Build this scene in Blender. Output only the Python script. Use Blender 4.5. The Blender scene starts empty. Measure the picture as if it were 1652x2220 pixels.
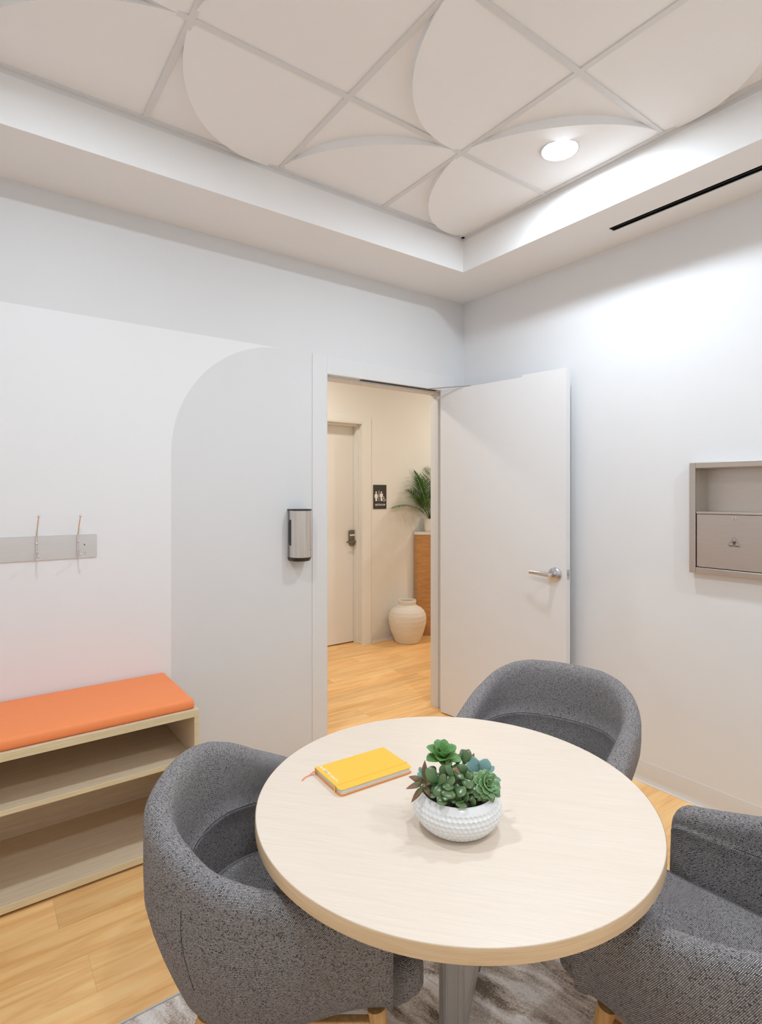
import bpy, bmesh, math, random
from mathutils import Vector, Matrix
random.seed(7)
S = bpy.context.scene
C = S.collection
PI = math.pi

# ------------------------------------------------------------------ helpers
class MB:
    """collects faces, then links them as ONE mesh object"""
    def __init__(self):
        self.v = []; self.f = []; self.m = []; self.uv = {}
    def add(self, vs, fs, mi=0):
        o = len(self.v); self.v += [tuple(p) for p in vs]
        for f in fs:
            self.f.append([i + o for i in f]); self.m.append(mi)
        return o
    def box(self, x0, x1, y0, y1, z0, z1, mi=0, M=None):
        vs = [(x0,y0,z0),(x1,y0,z0),(x1,y1,z0),(x0,y1,z0),(x0,y0,z1),(x1,y0,z1),(x1,y1,z1),(x0,y1,z1)]
        if M: vs = [M @ Vector(p) for p in vs]
        self.add(vs, [(0,3,2,1),(4,5,6,7),(0,1,5,4),(1,2,6,5),(2,3,7,6),(3,0,4,7)], mi)
        return self
    def prism(self, poly, z0, z1, mi=0, M=None, flip=False):
        """polygon in XY (counter-clockwise) extruded in z; M maps it elsewhere"""
        n = len(poly)
        vs = [(x,y,z0) for x,y in poly] + [(x,y,z1) for x,y in poly]
        if M: vs = [M @ Vector(p) for p in vs]
        fs = [tuple(reversed(range(n))), tuple(range(n, 2*n))]
        fs += [(i,(i+1)%n,n+(i+1)%n,n+i) for i in range(n)]
        if flip: fs = [tuple(reversed(f)) for f in fs]
        self.add(vs, fs, mi); return self
    def lathe(self, prof, n=48, M=None, mi=0, cap0=True, cap1=True):
        """prof: (r, z) from bottom to top"""
        vs = []; fs = []
        for r, z in prof:
            for k in range(n):
                a = 2*PI*k/n; vs.append((r*math.cos(a), r*math.sin(a), z))
        for j in range(len(prof)-1):
            for k in range(n):
                k2 = (k+1) % n
                fs.append((j*n+k, j*n+k2, (j+1)*n+k2, (j+1)*n+k))
        if cap0: fs.append(tuple(reversed(range(n))))
        if cap1: fs.append(tuple(range((len(prof)-1)*n, len(prof)*n)))
        if M: vs = [M @ Vector(p) for p in vs]
        self.add(vs, fs, mi); return self
    def tube(self, pts, rad, n=12, mi=0, closed=False, flat=None):
        """swept circle; rad number or list; flat=(a,b) ellipse scaling"""
        P = [Vector(p) for p in pts]; N = len(P)
        R = rad if isinstance(rad, (list, tuple)) else [rad]*N
        vs = []; fs = []
        up = None
        for i in range(N):
            if closed: t = P[(i+1) % N] - P[i-1]
            else: t = P[min(i+1,N-1)] - P[max(i-1,0)]
            t.normalize()
            if up is None:
                up = Vector((0,0,1)) if abs(t.z) < .9 else Vector((1,0,0))
            s = t.cross(up).normalized(); up = s.cross(t).normalized()
            for k in range(n):
                a = 2*PI*k/n
                fa, fb = flat if flat else (1,1)
                vs.append(P[i] + R[i]*(fa*math.cos(a)*s + fb*math.sin(a)*up))
        L = N if closed else N-1
        for i in range(L):
            for k in range(n):
                a=i*n+k; b=i*n+(k+1)%n; c=((i+1)%N)*n+(k+1)%n; d=((i+1)%N)*n+k
                fs.append((a,d,c,b)[::-1])
        if not closed:
            fs.append(tuple(reversed(range(n)))); fs.append(tuple(range((N-1)*n, N*n)))
        self.add(vs, fs, mi); return self
    def ball(self, c, r, n=16, m=10, sc=(1,1,1), mi=0):
        prof = [(max(r*math.sin(PI*j/m),1e-5), -r*math.cos(PI*j/m)) for j in range(m+1)]
        self.lathe(prof, n, Matrix.Translation(c) @ Matrix.Diagonal((*sc,1)), mi); return self
    def grid(self, G, mi=0, closed_u=False, flip=False):
        """G[i][j] points"""
        nu = len(G); nv = len(G[0]); fs = []
        for i in range(nu if closed_u else nu-1):
            for j in range(nv-1):
                f = (i*nv+j, ((i+1)%nu)*nv+j, ((i+1)%nu)*nv+j+1, i*nv+j+1)
                fs.append(f[::-1] if flip else f)
        return self.add([p for r in G for p in r], fs, mi)
    def build(self, name, mats, parent=None, smooth=False, bevel=0, seg=2, autos=None, fix=False, uvs=None, weld=False):
        me = bpy.data.meshes.new(name)
        me.from_pydata(self.v, [], self.f)
        if not isinstance(mats, (list, tuple)): mats = [mats]
        for m in mats: me.materials.append(m)
        for p, mi in zip(me.polygons, self.m): p.material_index = mi
        if uvs is not None:
            ul = me.uv_layers.new(name='UVMap')
            for p in me.polygons:
                for li in p.loop_indices:
                    ul.data[li].uv = uvs[me.loops[li].vertex_index]
        if fix or weld:
            bm = bmesh.new(); bm.from_mesh(me)
            if weld: bmesh.ops.remove_doubles(bm, verts=bm.verts, dist=1e-5)
            bmesh.ops.recalc_face_normals(bm, faces=bm.faces)
            bm.to_mesh(me); bm.free()
        me.update()
        if smooth or autos is not None:
            for p in me.polygons: p.use_smooth = True
            if autos is not None and autos < 180:
                me.set_sharp_from_angle(angle=math.radians(autos))
        o = bpy.data.objects.new(name, me); C.objects.link(o)
        if parent: o.parent = parent
        if bevel:
            b = o.modifiers.new('bevel', 'BEVEL'); b.width = bevel; b.segments = seg
            b.limit_method = 'ANGLE'; b.angle_limit = math.radians(40); b.harden_normals = False
        return o

def tag(o, label=None, cat=None, group=None, kind=None):
    if label: o['label'] = label
    if cat: o['category'] = cat
    if group: o['group'] = group
    if kind: o['kind'] = kind
    return o
def empty(name, loc=(0,0,0), rz=0, **kw):
    o = bpy.data.objects.new(name, None); C.objects.link(o)
    o.location = loc; o.rotation_euler = (0,0,rz); o.empty_display_size = .1
    return tag(o, **kw)
def copy_tree(o, parent=None):
    c = o.copy(); C.objects.link(c); c.parent = parent
    for ch in [x for x in C.objects if x.parent == o]:
        copy_tree(ch, c)
    return c
def text_mesh(txt, size, depth=.0004, bold=0.0, align='CENTER', spacing=1.0):
    cu = bpy.data.curves.new('lettering', 'FONT'); cu.body = txt; cu.size = size
    cu.extrude = depth; cu.offset = bold; cu.align_x = align; cu.align_y = 'CENTER'
    cu.space_character = spacing; cu.resolution_u = 3
    ob = bpy.data.objects.new('lettering', cu); C.objects.link(ob)
    dg = bpy.context.evaluated_depsgraph_get()
    me = bpy.data.meshes.new_from_object(ob.evaluated_get(dg))
    C.objects.unlink(ob); bpy.data.objects.remove(ob); bpy.data.curves.remove(cu)
    return me
def add_mesh(mb, me, M, mi=0):
    mb.add([M @ v.co for v in me.vertices], [tuple(p.vertices) for p in me.polygons], mi)
def sm(a, b, x):
    t = max(0, min(1, (x-a)/(b-a))); return t*t*(3-2*t)
def lerp(a, b, t): return a+(b-a)*t
def basis(o, ex, ey, ez):
    M = Matrix.Identity(4)
    for i in range(3):
        M[i][0]=ex[i]; M[i][1]=ey[i]; M[i][2]=ez[i]; M[i][3]=o[i]
    return M

# ------------------------------------------------------------------ materials
def srgb(r, g, b):
    def f(c):
        c /= 255
        return c/12.92 if c <= .04045 else ((c+.055)/1.055)**2.4
    return (f(r), f(g), f(b), 1)
def new_mat(name):
    m = bpy.data.materials.new(name); m.use_nodes = True
    nt = m.node_tree; b = nt.nodes['Principled BSDF']
    return m, nt, b
def N(nt, t, **kw):
    n = nt.nodes.new(t)
    for k, v in kw.items(): setattr(n, k, v)
    return n
def mat(name, col, rough=.5, metal=0, spec=.5, noise=0, nscale=40, bump=0, bscale=200, aniso=None, coat=0):
    m, nt, b = new_mat(name)
    b.inputs['Base Color'].default_value = col
    b.inputs['Roughness'].default_value = rough; b.inputs['Metallic'].default_value = metal
    b.inputs['Specular IOR Level'].default_value = spec
    if coat: b.inputs['Coat Weight'].default_value = coat
    tc = N(nt, 'ShaderNodeTexCoord')
    if noise:
        nz = N(nt, 'ShaderNodeTexNoise'); nz.inputs['Scale'].default_value = nscale; nz.inputs['Detail'].default_value = 3
        nt.links.new(tc.outputs['Object'], nz.inputs['Vector'])
        mx = N(nt, 'ShaderNodeMix', data_type='RGBA')
        mx.inputs['A'].default_value = tuple(c*(1-noise) for c in col[:3])+(1,)
        mx.inputs['B'].default_value = tuple(min(1,c*(1+noise)) for c in col[:3])+(1,)
        nt.links.new(nz.outputs['Fac'], mx.inputs['Factor']); nt.links.new(mx.outputs['Result'], b.inputs['Base Color'])
    if bump:
        nz = N(nt, 'ShaderNodeTexNoise'); nz.inputs['Scale'].default_value = bscale; nz.inputs['Detail'].default_value = 2
        nt.links.new(tc.outputs['Object'], nz.inputs['Vector'])
        bp = N(nt, 'ShaderNodeBump'); bp.inputs['Strength'].default_value = bump; bp.inputs['Distance'].default_value = .001
        nt.links.new(nz.outputs['Fac'], bp.inputs['Height']); nt.links.new(bp.outputs['Normal'], b.inputs['Normal'])
    return m
def brushed(name, col, rough, scale):
    """brushed metal: stretched noise in roughness and tone"""
    m, nt, b = new_mat(name)
    b.inputs['Metallic'].default_value = 1
    tc = N(nt,'ShaderNodeTexCoord'); mp = N(nt,'ShaderNodeMapping'); mp.inputs['Scale'].default_value = scale
    nz = N(nt,'ShaderNodeTexNoise'); nz.inputs['Scale'].default_value = 1; nz.inputs['Detail'].default_value = 4
    nt.links.new(tc.outputs['Object'], mp.inputs['Vector']); nt.links.new(mp.outputs['Vector'], nz.inputs['Vector'])
    r = N(nt,'ShaderNodeValToRGB'); r.color_ramp.elements[0].color = tuple(c*.955 for c in col[:3])+(1,)
    r.color_ramp.elements[1].color = tuple(min(1,c*1.035) for c in col[:3])+(1,)
    r.color_ramp.elements[0].position=.3; r.color_ramp.elements[1].position=.7
    nt.links.new(nz.outputs['Fac'], r.inputs['Fac']); nt.links.new(r.outputs['Color'], b.inputs['Base Color'])
    mr = N(nt,'ShaderNodeMapRange'); mr.inputs['To Min'].default_value=rough*.9; mr.inputs['To Max'].default_value=rough*1.12
    nt.links.new(nz.outputs['Fac'], mr.inputs['Value']); nt.links.new(mr.outputs['Result'], b.inputs['Roughness'])
    return m
def laminate(name, c0, c1, rot=0, stretch=(6,160,160), rough=.42, axis='Object'):
    """fine straight-grained pale wood laminate"""
    m, nt, b = new_mat(name)
    tc = N(nt,'ShaderNodeTexCoord'); rt = N(nt,'ShaderNodeMapping'); rt.inputs['Rotation'].default_value=(0,0,rot)
    mp = N(nt,'ShaderNodeMapping'); mp.inputs['Scale'].default_value = stretch
    nt.links.new(tc.outputs[axis], rt.inputs['Vector']); nt.links.new(rt.outputs['Vector'], mp.inputs['Vector'])
    nz = N(nt,'ShaderNodeTexNoise'); nz.inputs['Scale'].default_value=1; nz.inputs['Detail'].default_value=5; nz.inputs['Roughness'].default_value=.65
    nt.links.new(mp.outputs['Vector'], nz.inputs['Vector'])
    mp2 = N(nt,'ShaderNodeMapping'); mp2.inputs['Scale'].default_value = tuple(s*.13 for s in stretch)
    nt.links.new(rt.outputs['Vector'], mp2.inputs['Vector'])
    nz2 = N(nt,'ShaderNodeTexNoise'); nz2.inputs['Scale'].default_value=1; nz2.inputs['Detail'].default_value=2
    nt.links.new(mp2.outputs['Vector'], nz2.inputs['Vector'])
    ad = N(nt,'ShaderNodeMath', operation='MULTIPLY_ADD'); ad.inputs[1].default_value=.18
    sc = N(nt,'ShaderNodeMath', operation='MULTIPLY'); sc.inputs[1].default_value=.82
    nt.links.new(nz.outputs['Fac'], sc.inputs[0])
    nt.links.new(nz2.outputs['Fac'], ad.inputs[0]); nt.links.new(sc.outputs[0], ad.inputs[2])
    r = N(nt,'ShaderNodeValToRGB'); r.color_ramp.elements[0].color=c0; r.color_ramp.elements[1].color=c1
    r.color_ramp.elements[0].position=.36; r.color_ramp.elements[1].position=.62
    nt.links.new(ad.outputs[0], r.inputs['Fac']); nt.links.new(r.outputs['Color'], b.inputs['Base Color'])
    b.inputs['Roughness'].default_value=rough
    bp = N(nt,'ShaderNodeBump'); bp.inputs['Strength'].default_value=.08; bp.inputs['Distance'].default_value=.0006
    nt.links.new(nz.outputs['Fac'], bp.inputs['Height']); nt.links.new(bp.outputs['Normal'], b.inputs['Normal'])
    return m

M = {}
M['paint_gray'] = mat('paint_gray', (.745,.74,.74,1), .55, noise=.015, nscale=6, bump=.05, bscale=350)
M['paint_right'] = mat('paint_pale_gray', (.82,.815,.82,1), .55, noise=.015, nscale=6, bump=.05, bscale=350)
M['paint_white'] = mat('paint_white', (.85,.845,.845,1), .5, noise=.01, nscale=6, bump=.05, bscale=350)
M['paint_soffit'] = mat('paint_soffit', (.89,.88,.87,1), .6, noise=.015, nscale=6, bump=.05, bscale=350)
M['paint_hall'] = mat('paint_hall', (.83,.81,.765,1), .6, noise=.02, nscale=5, bump=.05, bscale=350)
M['frame_paint'] = mat('frame_paint', (.765,.755,.75,1), .4, noise=.01, nscale=8)
M['door_paint'] = mat('door_paint', (.82,.805,.80,1), .42, noise=.012, nscale=9, bump=.03, bscale=300)
M['hall_trim'] = mat('hall_trim', (.84,.82,.775,1), .45, noise=.01, nscale=9)
M['panel_white'] = mat('ceiling_panel_white', (.92,.91,.905,1), .75, noise=.012, nscale=14, bump=.03, bscale=500)
M['grid_white'] = mat('ceiling_grid_white', (.76,.755,.755,1), .45, noise=.01)
M['cove_base'] = mat('cove_base', (.74,.70,.66,1), .35, noise=.015, nscale=12)
M['black_metal'] = mat('black_metal', (.008,.009,.011,1), .45, noise=.1)
M['black_plastic'] = mat('black_plastic', (.018,.017,.017,1), .38, noise=.1)
M['gray_plastic'] = mat('gray_plastic', (.22,.21,.205,1), .42, noise=.05)
M['steel'] = brushed('brushed_steel', (.70,.66,.62,1), .22, (700,700,5))
M['steel_h'] = brushed('brushed_steel_horizontal', (.76,.75,.75,1), .36, (8,900,900))
M['cabinet_steel'] = brushed('cabinet_steel', (.60,.545,.495,1), .33, (500,10,500))
M['cabinet_dark'] = brushed('cabinet_inner_steel', (.60,.545,.49,1), .40, (300,14,300))
M['chrome'] = mat('polished_chrome', (.78,.76,.75,1), .12, metal=1, noise=.03, nscale=60)
M['satin_nickel'] = brushed('satin_nickel', (.62,.61,.61,1), .28, (300,300,300))
M['bronze'] = mat('aged_bronze', (.23,.20,.15,1), .34, metal=.85, noise=.15, nscale=80)
M['silver_paint'] = mat('silver_paint', (.50,.49,.475,1), .36, metal=.35, noise=.03, nscale=80)
M['maple'] = laminate('pale_maple_laminate', srgb(232,213,193), srgb(238,222,205), rot=math.radians(49), stretch=(9,330,330))
M['maple_edge'] = laminate('maple_edge_band', srgb(214,180,138), srgb(228,199,160), stretch=(9,9,420), rough=.45)
M['bench_maple'] = laminate('bench_maple_laminate', srgb(214,190,158), srgb(228,208,180), stretch=(7,170,170))
M['bench_edge'] = laminate('bench_edge_band', srgb(220,200,156), srgb(232,216,178), stretch=(8,200,200), rough=.4)
M['peg'] = mat('cover_cap_tan', srgb(150,118,84), .5, noise=.05)
M['oak_leg'] = laminate('oak_leg', srgb(205,152,92), srgb(232,186,124), stretch=(90,90,7), rough=.42)
M['desk_wood'] = laminate('desk_oak', srgb(180,128,76), srgb(206,154,98), stretch=(8,8,60), rough=.45)
M['quartz'] = mat('white_quartz', (.82,.80,.77,1), .3, noise=.02, nscale=30)
M['ceramic'] = mat('white_glazed_ceramic', (.86,.845,.82,1), .16, noise=.01, nscale=20, coat=.3)
M['vase_clay'] = mat('cream_matte_clay', (.80,.74,.66,1), .65, noise=.03, nscale=25, bump=.2, bscale=150)
M['pot_white'] = mat('white_ceramic_pot', (.86,.85,.83,1), .45, noise=.02, nscale=25)
M['soil'] = mat('dark_soil', (.045,.026,.018,1), .9, noise=.5, nscale=180, bump=.8, bscale=220)
M['orange'] = mat('orange_vinyl', srgb(255,146,84), .55, noise=.03, nscale=30, bump=.12, bscale=600)
M['yellow'] = mat('yellow_cover', srgb(255,197,72), .5, noise=.012, nscale=60, bump=.06, bscale=900)
M['orange_edge'] = mat('orange_cover_edge', srgb(252,150,40), .5, noise=.02, nscale=60)
M['ribbon'] = mat('coral_ribbon', srgb(250,150,105), .45, noise=.04, nscale=200)
M['white_ink'] = mat('white_ink', (.88,.86,.82,1), .5, noise=.01)
M['dark_ink'] = mat('dark_ink', (.03,.024,.02,1), .5, noise=.05)
M['gray_ink'] = mat('gray_ink', (.17,.14,.12,1), .5, noise=.05)
M['sign_dark'] = mat('sign_dark', (.040,.034,.028,1), .5, noise=.05, nscale=60)
M['braille'] = mat('braille_gray', (.16,.145,.12,1), .5, noise=.05)
M['stem'] = mat('plant_stem', (.10,.13,.035,1), .6, noise=.15, nscale=80)

def emis(name, col, s):
    m, nt, b = new_mat(name)
    b.inputs['Base Color'].default_value = (.9,.9,.9,1)
    b.inputs['Emission Color'].default_value = col; b.inputs['Emission Strength'].default_value = s
    return m
LAMP = 275.0
M['lamp'] = emis('downlight_lens', (.765,.885,.995,1), LAMP)
M['hall_lamp'] = emis('hall_downlight_lens', (1,.945,.86,1), 285)

def paper():
    m, nt, b = new_mat('page_block')
    tc=N(nt,'ShaderNodeTexCoord'); mp=N(nt,'ShaderNodeMapping'); mp.inputs['Scale'].default_value=(3,3,2500)
    nz=N(nt,'ShaderNodeTexNoise'); nz.inputs['Scale'].default_value=1
    nt.links.new(tc.outputs['Object'],mp.inputs['Vector']); nt.links.new(mp.outputs['Vector'],nz.inputs['Vector'])
    r=N(nt,'ShaderNodeValToRGB'); r.color_ramp.elements[0].color=(.62,.59,.53,1); r.color_ramp.elements[1].color=(.86,.84,.78,1)
    nt.links.new(nz.outputs['Fac'],r.inputs['Fac']); nt.links.new(r.outputs['Color'],b.inputs['Base Color'])
    b.inputs['Roughness'].default_value=.8
    return m
M['paper'] = paper()

def floor_mat():
    m, nt, b = new_mat('plank_floor')
    L = nt.links
    tc=N(nt,'ShaderNodeTexCoord')
    sx=N(nt,'ShaderNodeSeparateXYZ'); L.new(tc.outputs['Object'], sx.inputs[0])
    def math_(op, a, b_=None, c=None):
        n=N(nt,'ShaderNodeMath',operation=op)
        for i,x in enumerate((a,b_,c)):
            if x is None: continue
            if isinstance(x,(int,float)): n.inputs[i].default_value=x
            else: L.new(x,n.inputs[i])
        return n.outputs[0]
    PW=.1737; PL=1.22
    yy = math_('DIVIDE', math_('ADD', sx.outputs['Y'], 1.0030+PW*40), PW)
    row = math_('FLOOR', yy); fy = math_('SUBTRACT', yy, row)
    wn=N(nt,'ShaderNodeTexWhiteNoise',noise_dimensions='1D'); L.new(row, wn.inputs['W'])
    xx = math_('ADD', math_('DIVIDE', sx.outputs['X'], PL), math_('MULTIPLY', wn.outputs['Value'], 7.3))
    colm = math_('FLOOR', xx); fx = math_('SUBTRACT', xx, colm)
    cv=N(nt,'ShaderNodeCombineXYZ'); L.new(row,cv.inputs[0]); L.new(colm,cv.inputs[1])
    w2=N(nt,'ShaderNodeTexWhiteNoise',noise_dimensions='2D'); L.new(cv.outputs[0],w2.inputs['Vector'])
    # grain per plank
    g=N(nt,'ShaderNodeCombineXYZ')
    L.new(math_('ADD', math_('MULTIPLY', sx.outputs['X'], 1.6), math_('MULTIPLY', w2.outputs['Value'], 61)), g.inputs[0])
    L.new(math_('ADD', math_('MULTIPLY', sx.outputs['Y'], 17), math_('MULTIPLY', w2.outputs['Value'], 37)), g.inputs[1])
    n1=N(nt,'ShaderNodeTexNoise'); n1.inputs['Scale'].default_value=1; n1.inputs['Detail'].default_value=6; n1.inputs['Roughness'].default_value=.6; n1.inputs['Distortion'].default_value=.9
    L.new(g.outputs[0], n1.inputs['Vector'])
    g2=N(nt,'ShaderNodeCombineXYZ')
    L.new(math_('MULTIPLY', sx.outputs['X'], 7), g2.inputs[0]); L.new(math_('MULTIPLY', sx.outputs['Y'], 210), g2.inputs[1])
    n2=N(nt,'ShaderNodeTexNoise'); n2.inputs['Scale'].default_value=1; n2.inputs['Detail'].default_value=3
    L.new(g2.outputs[0], n2.inputs['Vector'])
    r=N(nt,'ShaderNodeValToRGB'); e=r.color_ramp.elements
    e[0].position=.33; e[0].color=srgb(232,174,108); e[1].position=.68; e[1].color=srgb(254,212,150)
    k=r.color_ramp.elements.new(.5); k.color=srgb(246,195,130)
    L.new(n1.outputs['Fac'], r.inputs['Fac'])
    # tone per plank and fine pores
    t = math_('ADD', math_('MULTIPLY', w2.outputs['Value'], .16), math_('MULTIPLY', n2.outputs['Fac'], .20))
    t = math_('ADD', t, .82)
    edge = math_('MULTIPLY', math_('GREATER_THAN', fy, .010), math_('GREATER_THAN', fx, .0016))
    t = math_('MULTIPLY', t, math_('ADD', math_('MULTIPLY', edge, .14), .86))
    mx=N(nt,'ShaderNodeVectorMath',operation='SCALE'); L.new(r.outputs['Color'], mx.inputs[0]); L.new(t, mx.inputs['Scale'])
    L.new(mx.outputs[0], b.inputs['Base Color'])
    b.inputs['Roughness'].default_value=.42
    bp=N(nt,'ShaderNodeBump'); bp.inputs['Strength'].default_value=.1; bp.inputs['Distance'].default_value=.001
    L.new(n2.outputs['Fac'], bp.inputs['Height']); L.new(bp.outputs['Normal'], b.inputs['Normal'])
    return m
M['floor'] = floor_mat()

def tweed():
    """woven tweed: pale slub threads over near-black warp, in metres of UV"""
    m, nt, b = new_mat('gray_tweed')
    L=nt.links
    def math_(op, a, b_=None):
        n=N(nt,'ShaderNodeMath',operation=op)
        for i,x in enumerate((a,b_)):
            if x is None: continue
            if isinstance(x,(int,float)): n.inputs[i].default_value=x
            else: L.new(x,n.inputs[i])
        return n.outputs[0]
    uv=N(nt,'ShaderNodeUVMap'); uv.uv_map='UVMap'
    s=N(nt,'ShaderNodeSeparateXYZ'); L.new(uv.outputs[0], s.inputs[0])
    P=.0031
    y=math_('DIVIDE', s.outputs['Y'], P*.82); iy=math_('FLOOR', y); fy=math_('SUBTRACT', y, iy)
    off=math_('MULTIPLY', math_('MODULO', iy, 2.0), .5)
    x=math_('ADD', math_('DIVIDE', s.outputs['X'], P), off); ix=math_('FLOOR', x); fx=math_('SUBTRACT', x, ix)
    dx=math_('SUBTRACT', fx, .5); dy=math_('SUBTRACT', fy, .5)
    d=math_('SQRT', math_('ADD', math_('MULTIPLY', math_('MULTIPLY',dx,dx), 1.0), math_('MULTIPLY', math_('MULTIPLY',dy,dy), 1.5)))
    mr=N(nt,'ShaderNodeMapRange', interpolation_type='SMOOTHSTEP'); mr.inputs['From Min'].default_value=.50; mr.inputs['From Max'].default_value=.22
    mr.inputs['To Min'].default_value=0; mr.inputs['To Max'].default_value=1
    L.new(d, mr.inputs['Value'])
    cv=N(nt,'ShaderNodeCombineXYZ'); L.new(ix,cv.inputs[0]); L.new(iy,cv.inputs[1])
    wn=N(nt,'ShaderNodeTexWhiteNoise',noise_dimensions='2D'); L.new(cv.outputs[0], wn.inputs['Vector'])
    # thread tone: streaky along the weft plus per-dot noise
    sv=N(nt,'ShaderNodeCombineXYZ'); L.new(math_('MULTIPLY', s.outputs['X'], 160), sv.inputs[0]); L.new(math_('MULTIPLY', s.outputs['Y'], 420), sv.inputs[1])
    nz=N(nt,'ShaderNodeTexNoise'); nz.inputs['Scale'].default_value=1; nz.inputs['Detail'].default_value=2; L.new(sv.outputs[0], nz.inputs['Vector'])
    tone=math_('MULTIPLY', math_('ADD', math_('MULTIPLY', wn.outputs['Value'], .70), .58), math_('ADD', math_('MULTIPLY', nz.outputs['Fac'], 1.3), .2))
    fleck=math_('ADD', math_('MULTIPLY', math_('GREATER_THAN', wn.outputs['Value'], .06), .6), .4)
    fac=math_('MULTIPLY', math_('MULTIPLY', mr.outputs['Result'], tone), fleck)
    mx=N(nt,'ShaderNodeMix',data_type='RGBA'); mx.inputs['A'].default_value=(.046,.043,.045,1); mx.inputs['B'].default_value=(1.0,.92,.90,1)
    L.new(fac, mx.inputs['Factor']); L.new(mx.outputs['Result'], b.inputs['Base Color'])
    b.inputs['Roughness'].default_value=.9; b.inputs['Specular IOR Level'].default_value=.2
    bp=N(nt,'ShaderNodeBump'); bp.inputs['Strength'].default_value=.8; bp.inputs['Distance'].default_value=.0011
    L.new(mr.outputs['Result'], bp.inputs['Height']); L.new(bp.outputs['Normal'], b.inputs['Normal'])
    return m
M['tweed'] = tweed()
M['seam_thread'] = mat('dark_seam', (.045,.045,.050,1), .9, noise=.3, nscale=300)

def rug_mat():
    m, nt, b = new_mat('streaked_rug')
    L=nt.links
    tc=N(nt,'ShaderNodeTexCoord')
    mp=N(nt,'ShaderNodeMapping'); mp.inputs['Rotation'].default_value=(0,0,math.radians(75)); L.new(tc.outputs['Object'],mp.inputs['Vector'])
    wp=N(nt,'ShaderNodeTexNoise'); wp.inputs['Scale'].default_value=7; wp.inputs['Detail'].default_value=2; L.new(mp.outputs[0],wp.inputs['Vector'])
    ad=N(nt,'ShaderNodeVectorMath',operation='MULTIPLY_ADD'); L.new(wp.outputs['Color'],ad.inputs[0]); ad.inputs[1].default_value=(.06,.06,0); L.new(mp.outputs[0],ad.inputs[2])
    sc=N(nt,'ShaderNodeVectorMath',operation='MULTIPLY'); L.new(ad.outputs[0],sc.inputs[0]); sc.inputs[1].default_value=(3.2,17,1)
    n1=N(nt,'ShaderNodeTexNoise'); n1.inputs['Scale'].default_value=1; n1.inputs['Detail'].default_value=4; n1.inputs['Roughness'].default_value=.6; L.new(sc.outputs[0],n1.inputs['Vector'])
    n2=N(nt,'ShaderNodeTexNoise'); n2.inputs['Scale'].default_value=210; n2.inputs['Detail'].default_value=2; L.new(tc.outputs['Object'],n2.inputs['Vector'])
    s2=N(nt,'ShaderNodeMath',operation='MULTIPLY_ADD'); L.new(n2.outputs['Fac'],s2.inputs[0]); s2.inputs[1].default_value=.30
    L.new(n1.outputs['Fac'],s2.inputs[2])
    r=N(nt,'ShaderNodeValToRGB'); e=r.color_ramp.elements
    e[0].position=.50; e[0].color=srgb(124,107,90); e[1].position=.76; e[1].color=srgb(250,243,236)
    a=e.new(.58); a.color=srgb(186,168,152); c=e.new(.66); c.color=srgb(222,207,194)
    L.new(s2.outputs[0], r.inputs['Fac']); L.new(r.outputs['Color'], b.inputs['Base Color'])
    b.inputs['Roughness'].default_value=.95; b.inputs['Specular IOR Level'].default_value=.1; b.inputs['Sheen Weight'].default_value=.3
    bp=N(nt,'ShaderNodeBump'); bp.inputs['Strength'].default_value=.9; bp.inputs['Distance'].default_value=.006
    L.new(n2.outputs['Fac'], bp.inputs['Height']); L.new(bp.outputs['Normal'], b.inputs['Normal'])
    return m
M['rug'] = rug_mat()
M['rug_edge'] = mat('rug_binding', (.66,.62,.58,1), .9, noise=.1, nscale=200)

def leaf(name, ctip, cbase, rough=.38, edge=None):
    m, nt, b = new_mat(name); L=nt.links
    uv=N(nt,'ShaderNodeUVMap'); uv.uv_map='UVMap'
    s=N(nt,'ShaderNodeSeparateXYZ'); L.new(uv.outputs[0], s.inputs[0])
    tc=N(nt,'ShaderNodeTexCoord')
    nz=N(nt,'ShaderNodeTexNoise'); nz.inputs['Scale'].default_value=130; nz.inputs['Detail'].default_value=3; L.new(tc.outputs['Object'],nz.inputs['Vector'])
    a=N(nt,'ShaderNodeMath',operation='MULTIPLY_ADD'); L.new(nz.outputs['Fac'],a.inputs[0]); a.inputs[1].default_value=.5; L.new(s.outputs['Y'],a.inputs[2])
    r=N(nt,'ShaderNodeValToRGB'); r.color_ramp.elements[0].color=cbase; r.color_ramp.elements[1].color=ctip
    r.color_ramp.elements[0].position=.25; r.color_ramp.elements[1].position=1.15 if False else 1.0
    L.new(a.outputs[0], r.inputs['Fac'])
    out=r.outputs['Color']
    if edge:
        ab=N(nt,'ShaderNodeMath',operation='GREATER_THAN'); L.new(s.outputs['X'],ab.inputs[0]); ab.inputs[1].default_value=.80
        mx=N(nt,'ShaderNodeMix',data_type='RGBA'); L.new(ab.outputs[0],mx.inputs['Factor']); L.new(out,mx.inputs['A']); mx.inputs['B'].default_value=edge
        out=mx.outputs['Result']
    L.new(out, b.inputs['Base Color'])
    b.inputs['Roughness'].default_value=rough; b.inputs['Subsurface Weight'].default_value=.0
    b.inputs['Coat Weight'].default_value=.12
    return m
M['leaf_jade'] = leaf('jade_leaf', (.115,.18,.065,1), (.05,.14,.04,1), .28)
M['leaf_kal'] = leaf('bright_green_leaf', (.16,.35,.11,1), (.28,.52,.09,1), .38)
M['leaf_blue'] = leaf('blue_green_leaf', (.20,.36,.33,1), (.14,.27,.25,1), .5)
M['leaf_rosette'] = leaf('pale_rosette_leaf', (.13,.27,.105,1), (.11,.26,.07,1), .4, edge=(.42,.52,.24,1))
M['leaf_red'] = leaf('reddish_leaf', (.22,.095,.05,1), (.12,.15,.045,1), .4)
M['palm'] = leaf('palm_leaflet', (.13,.30,.045,1), (.08,.20,.03,1), .45)

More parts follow.
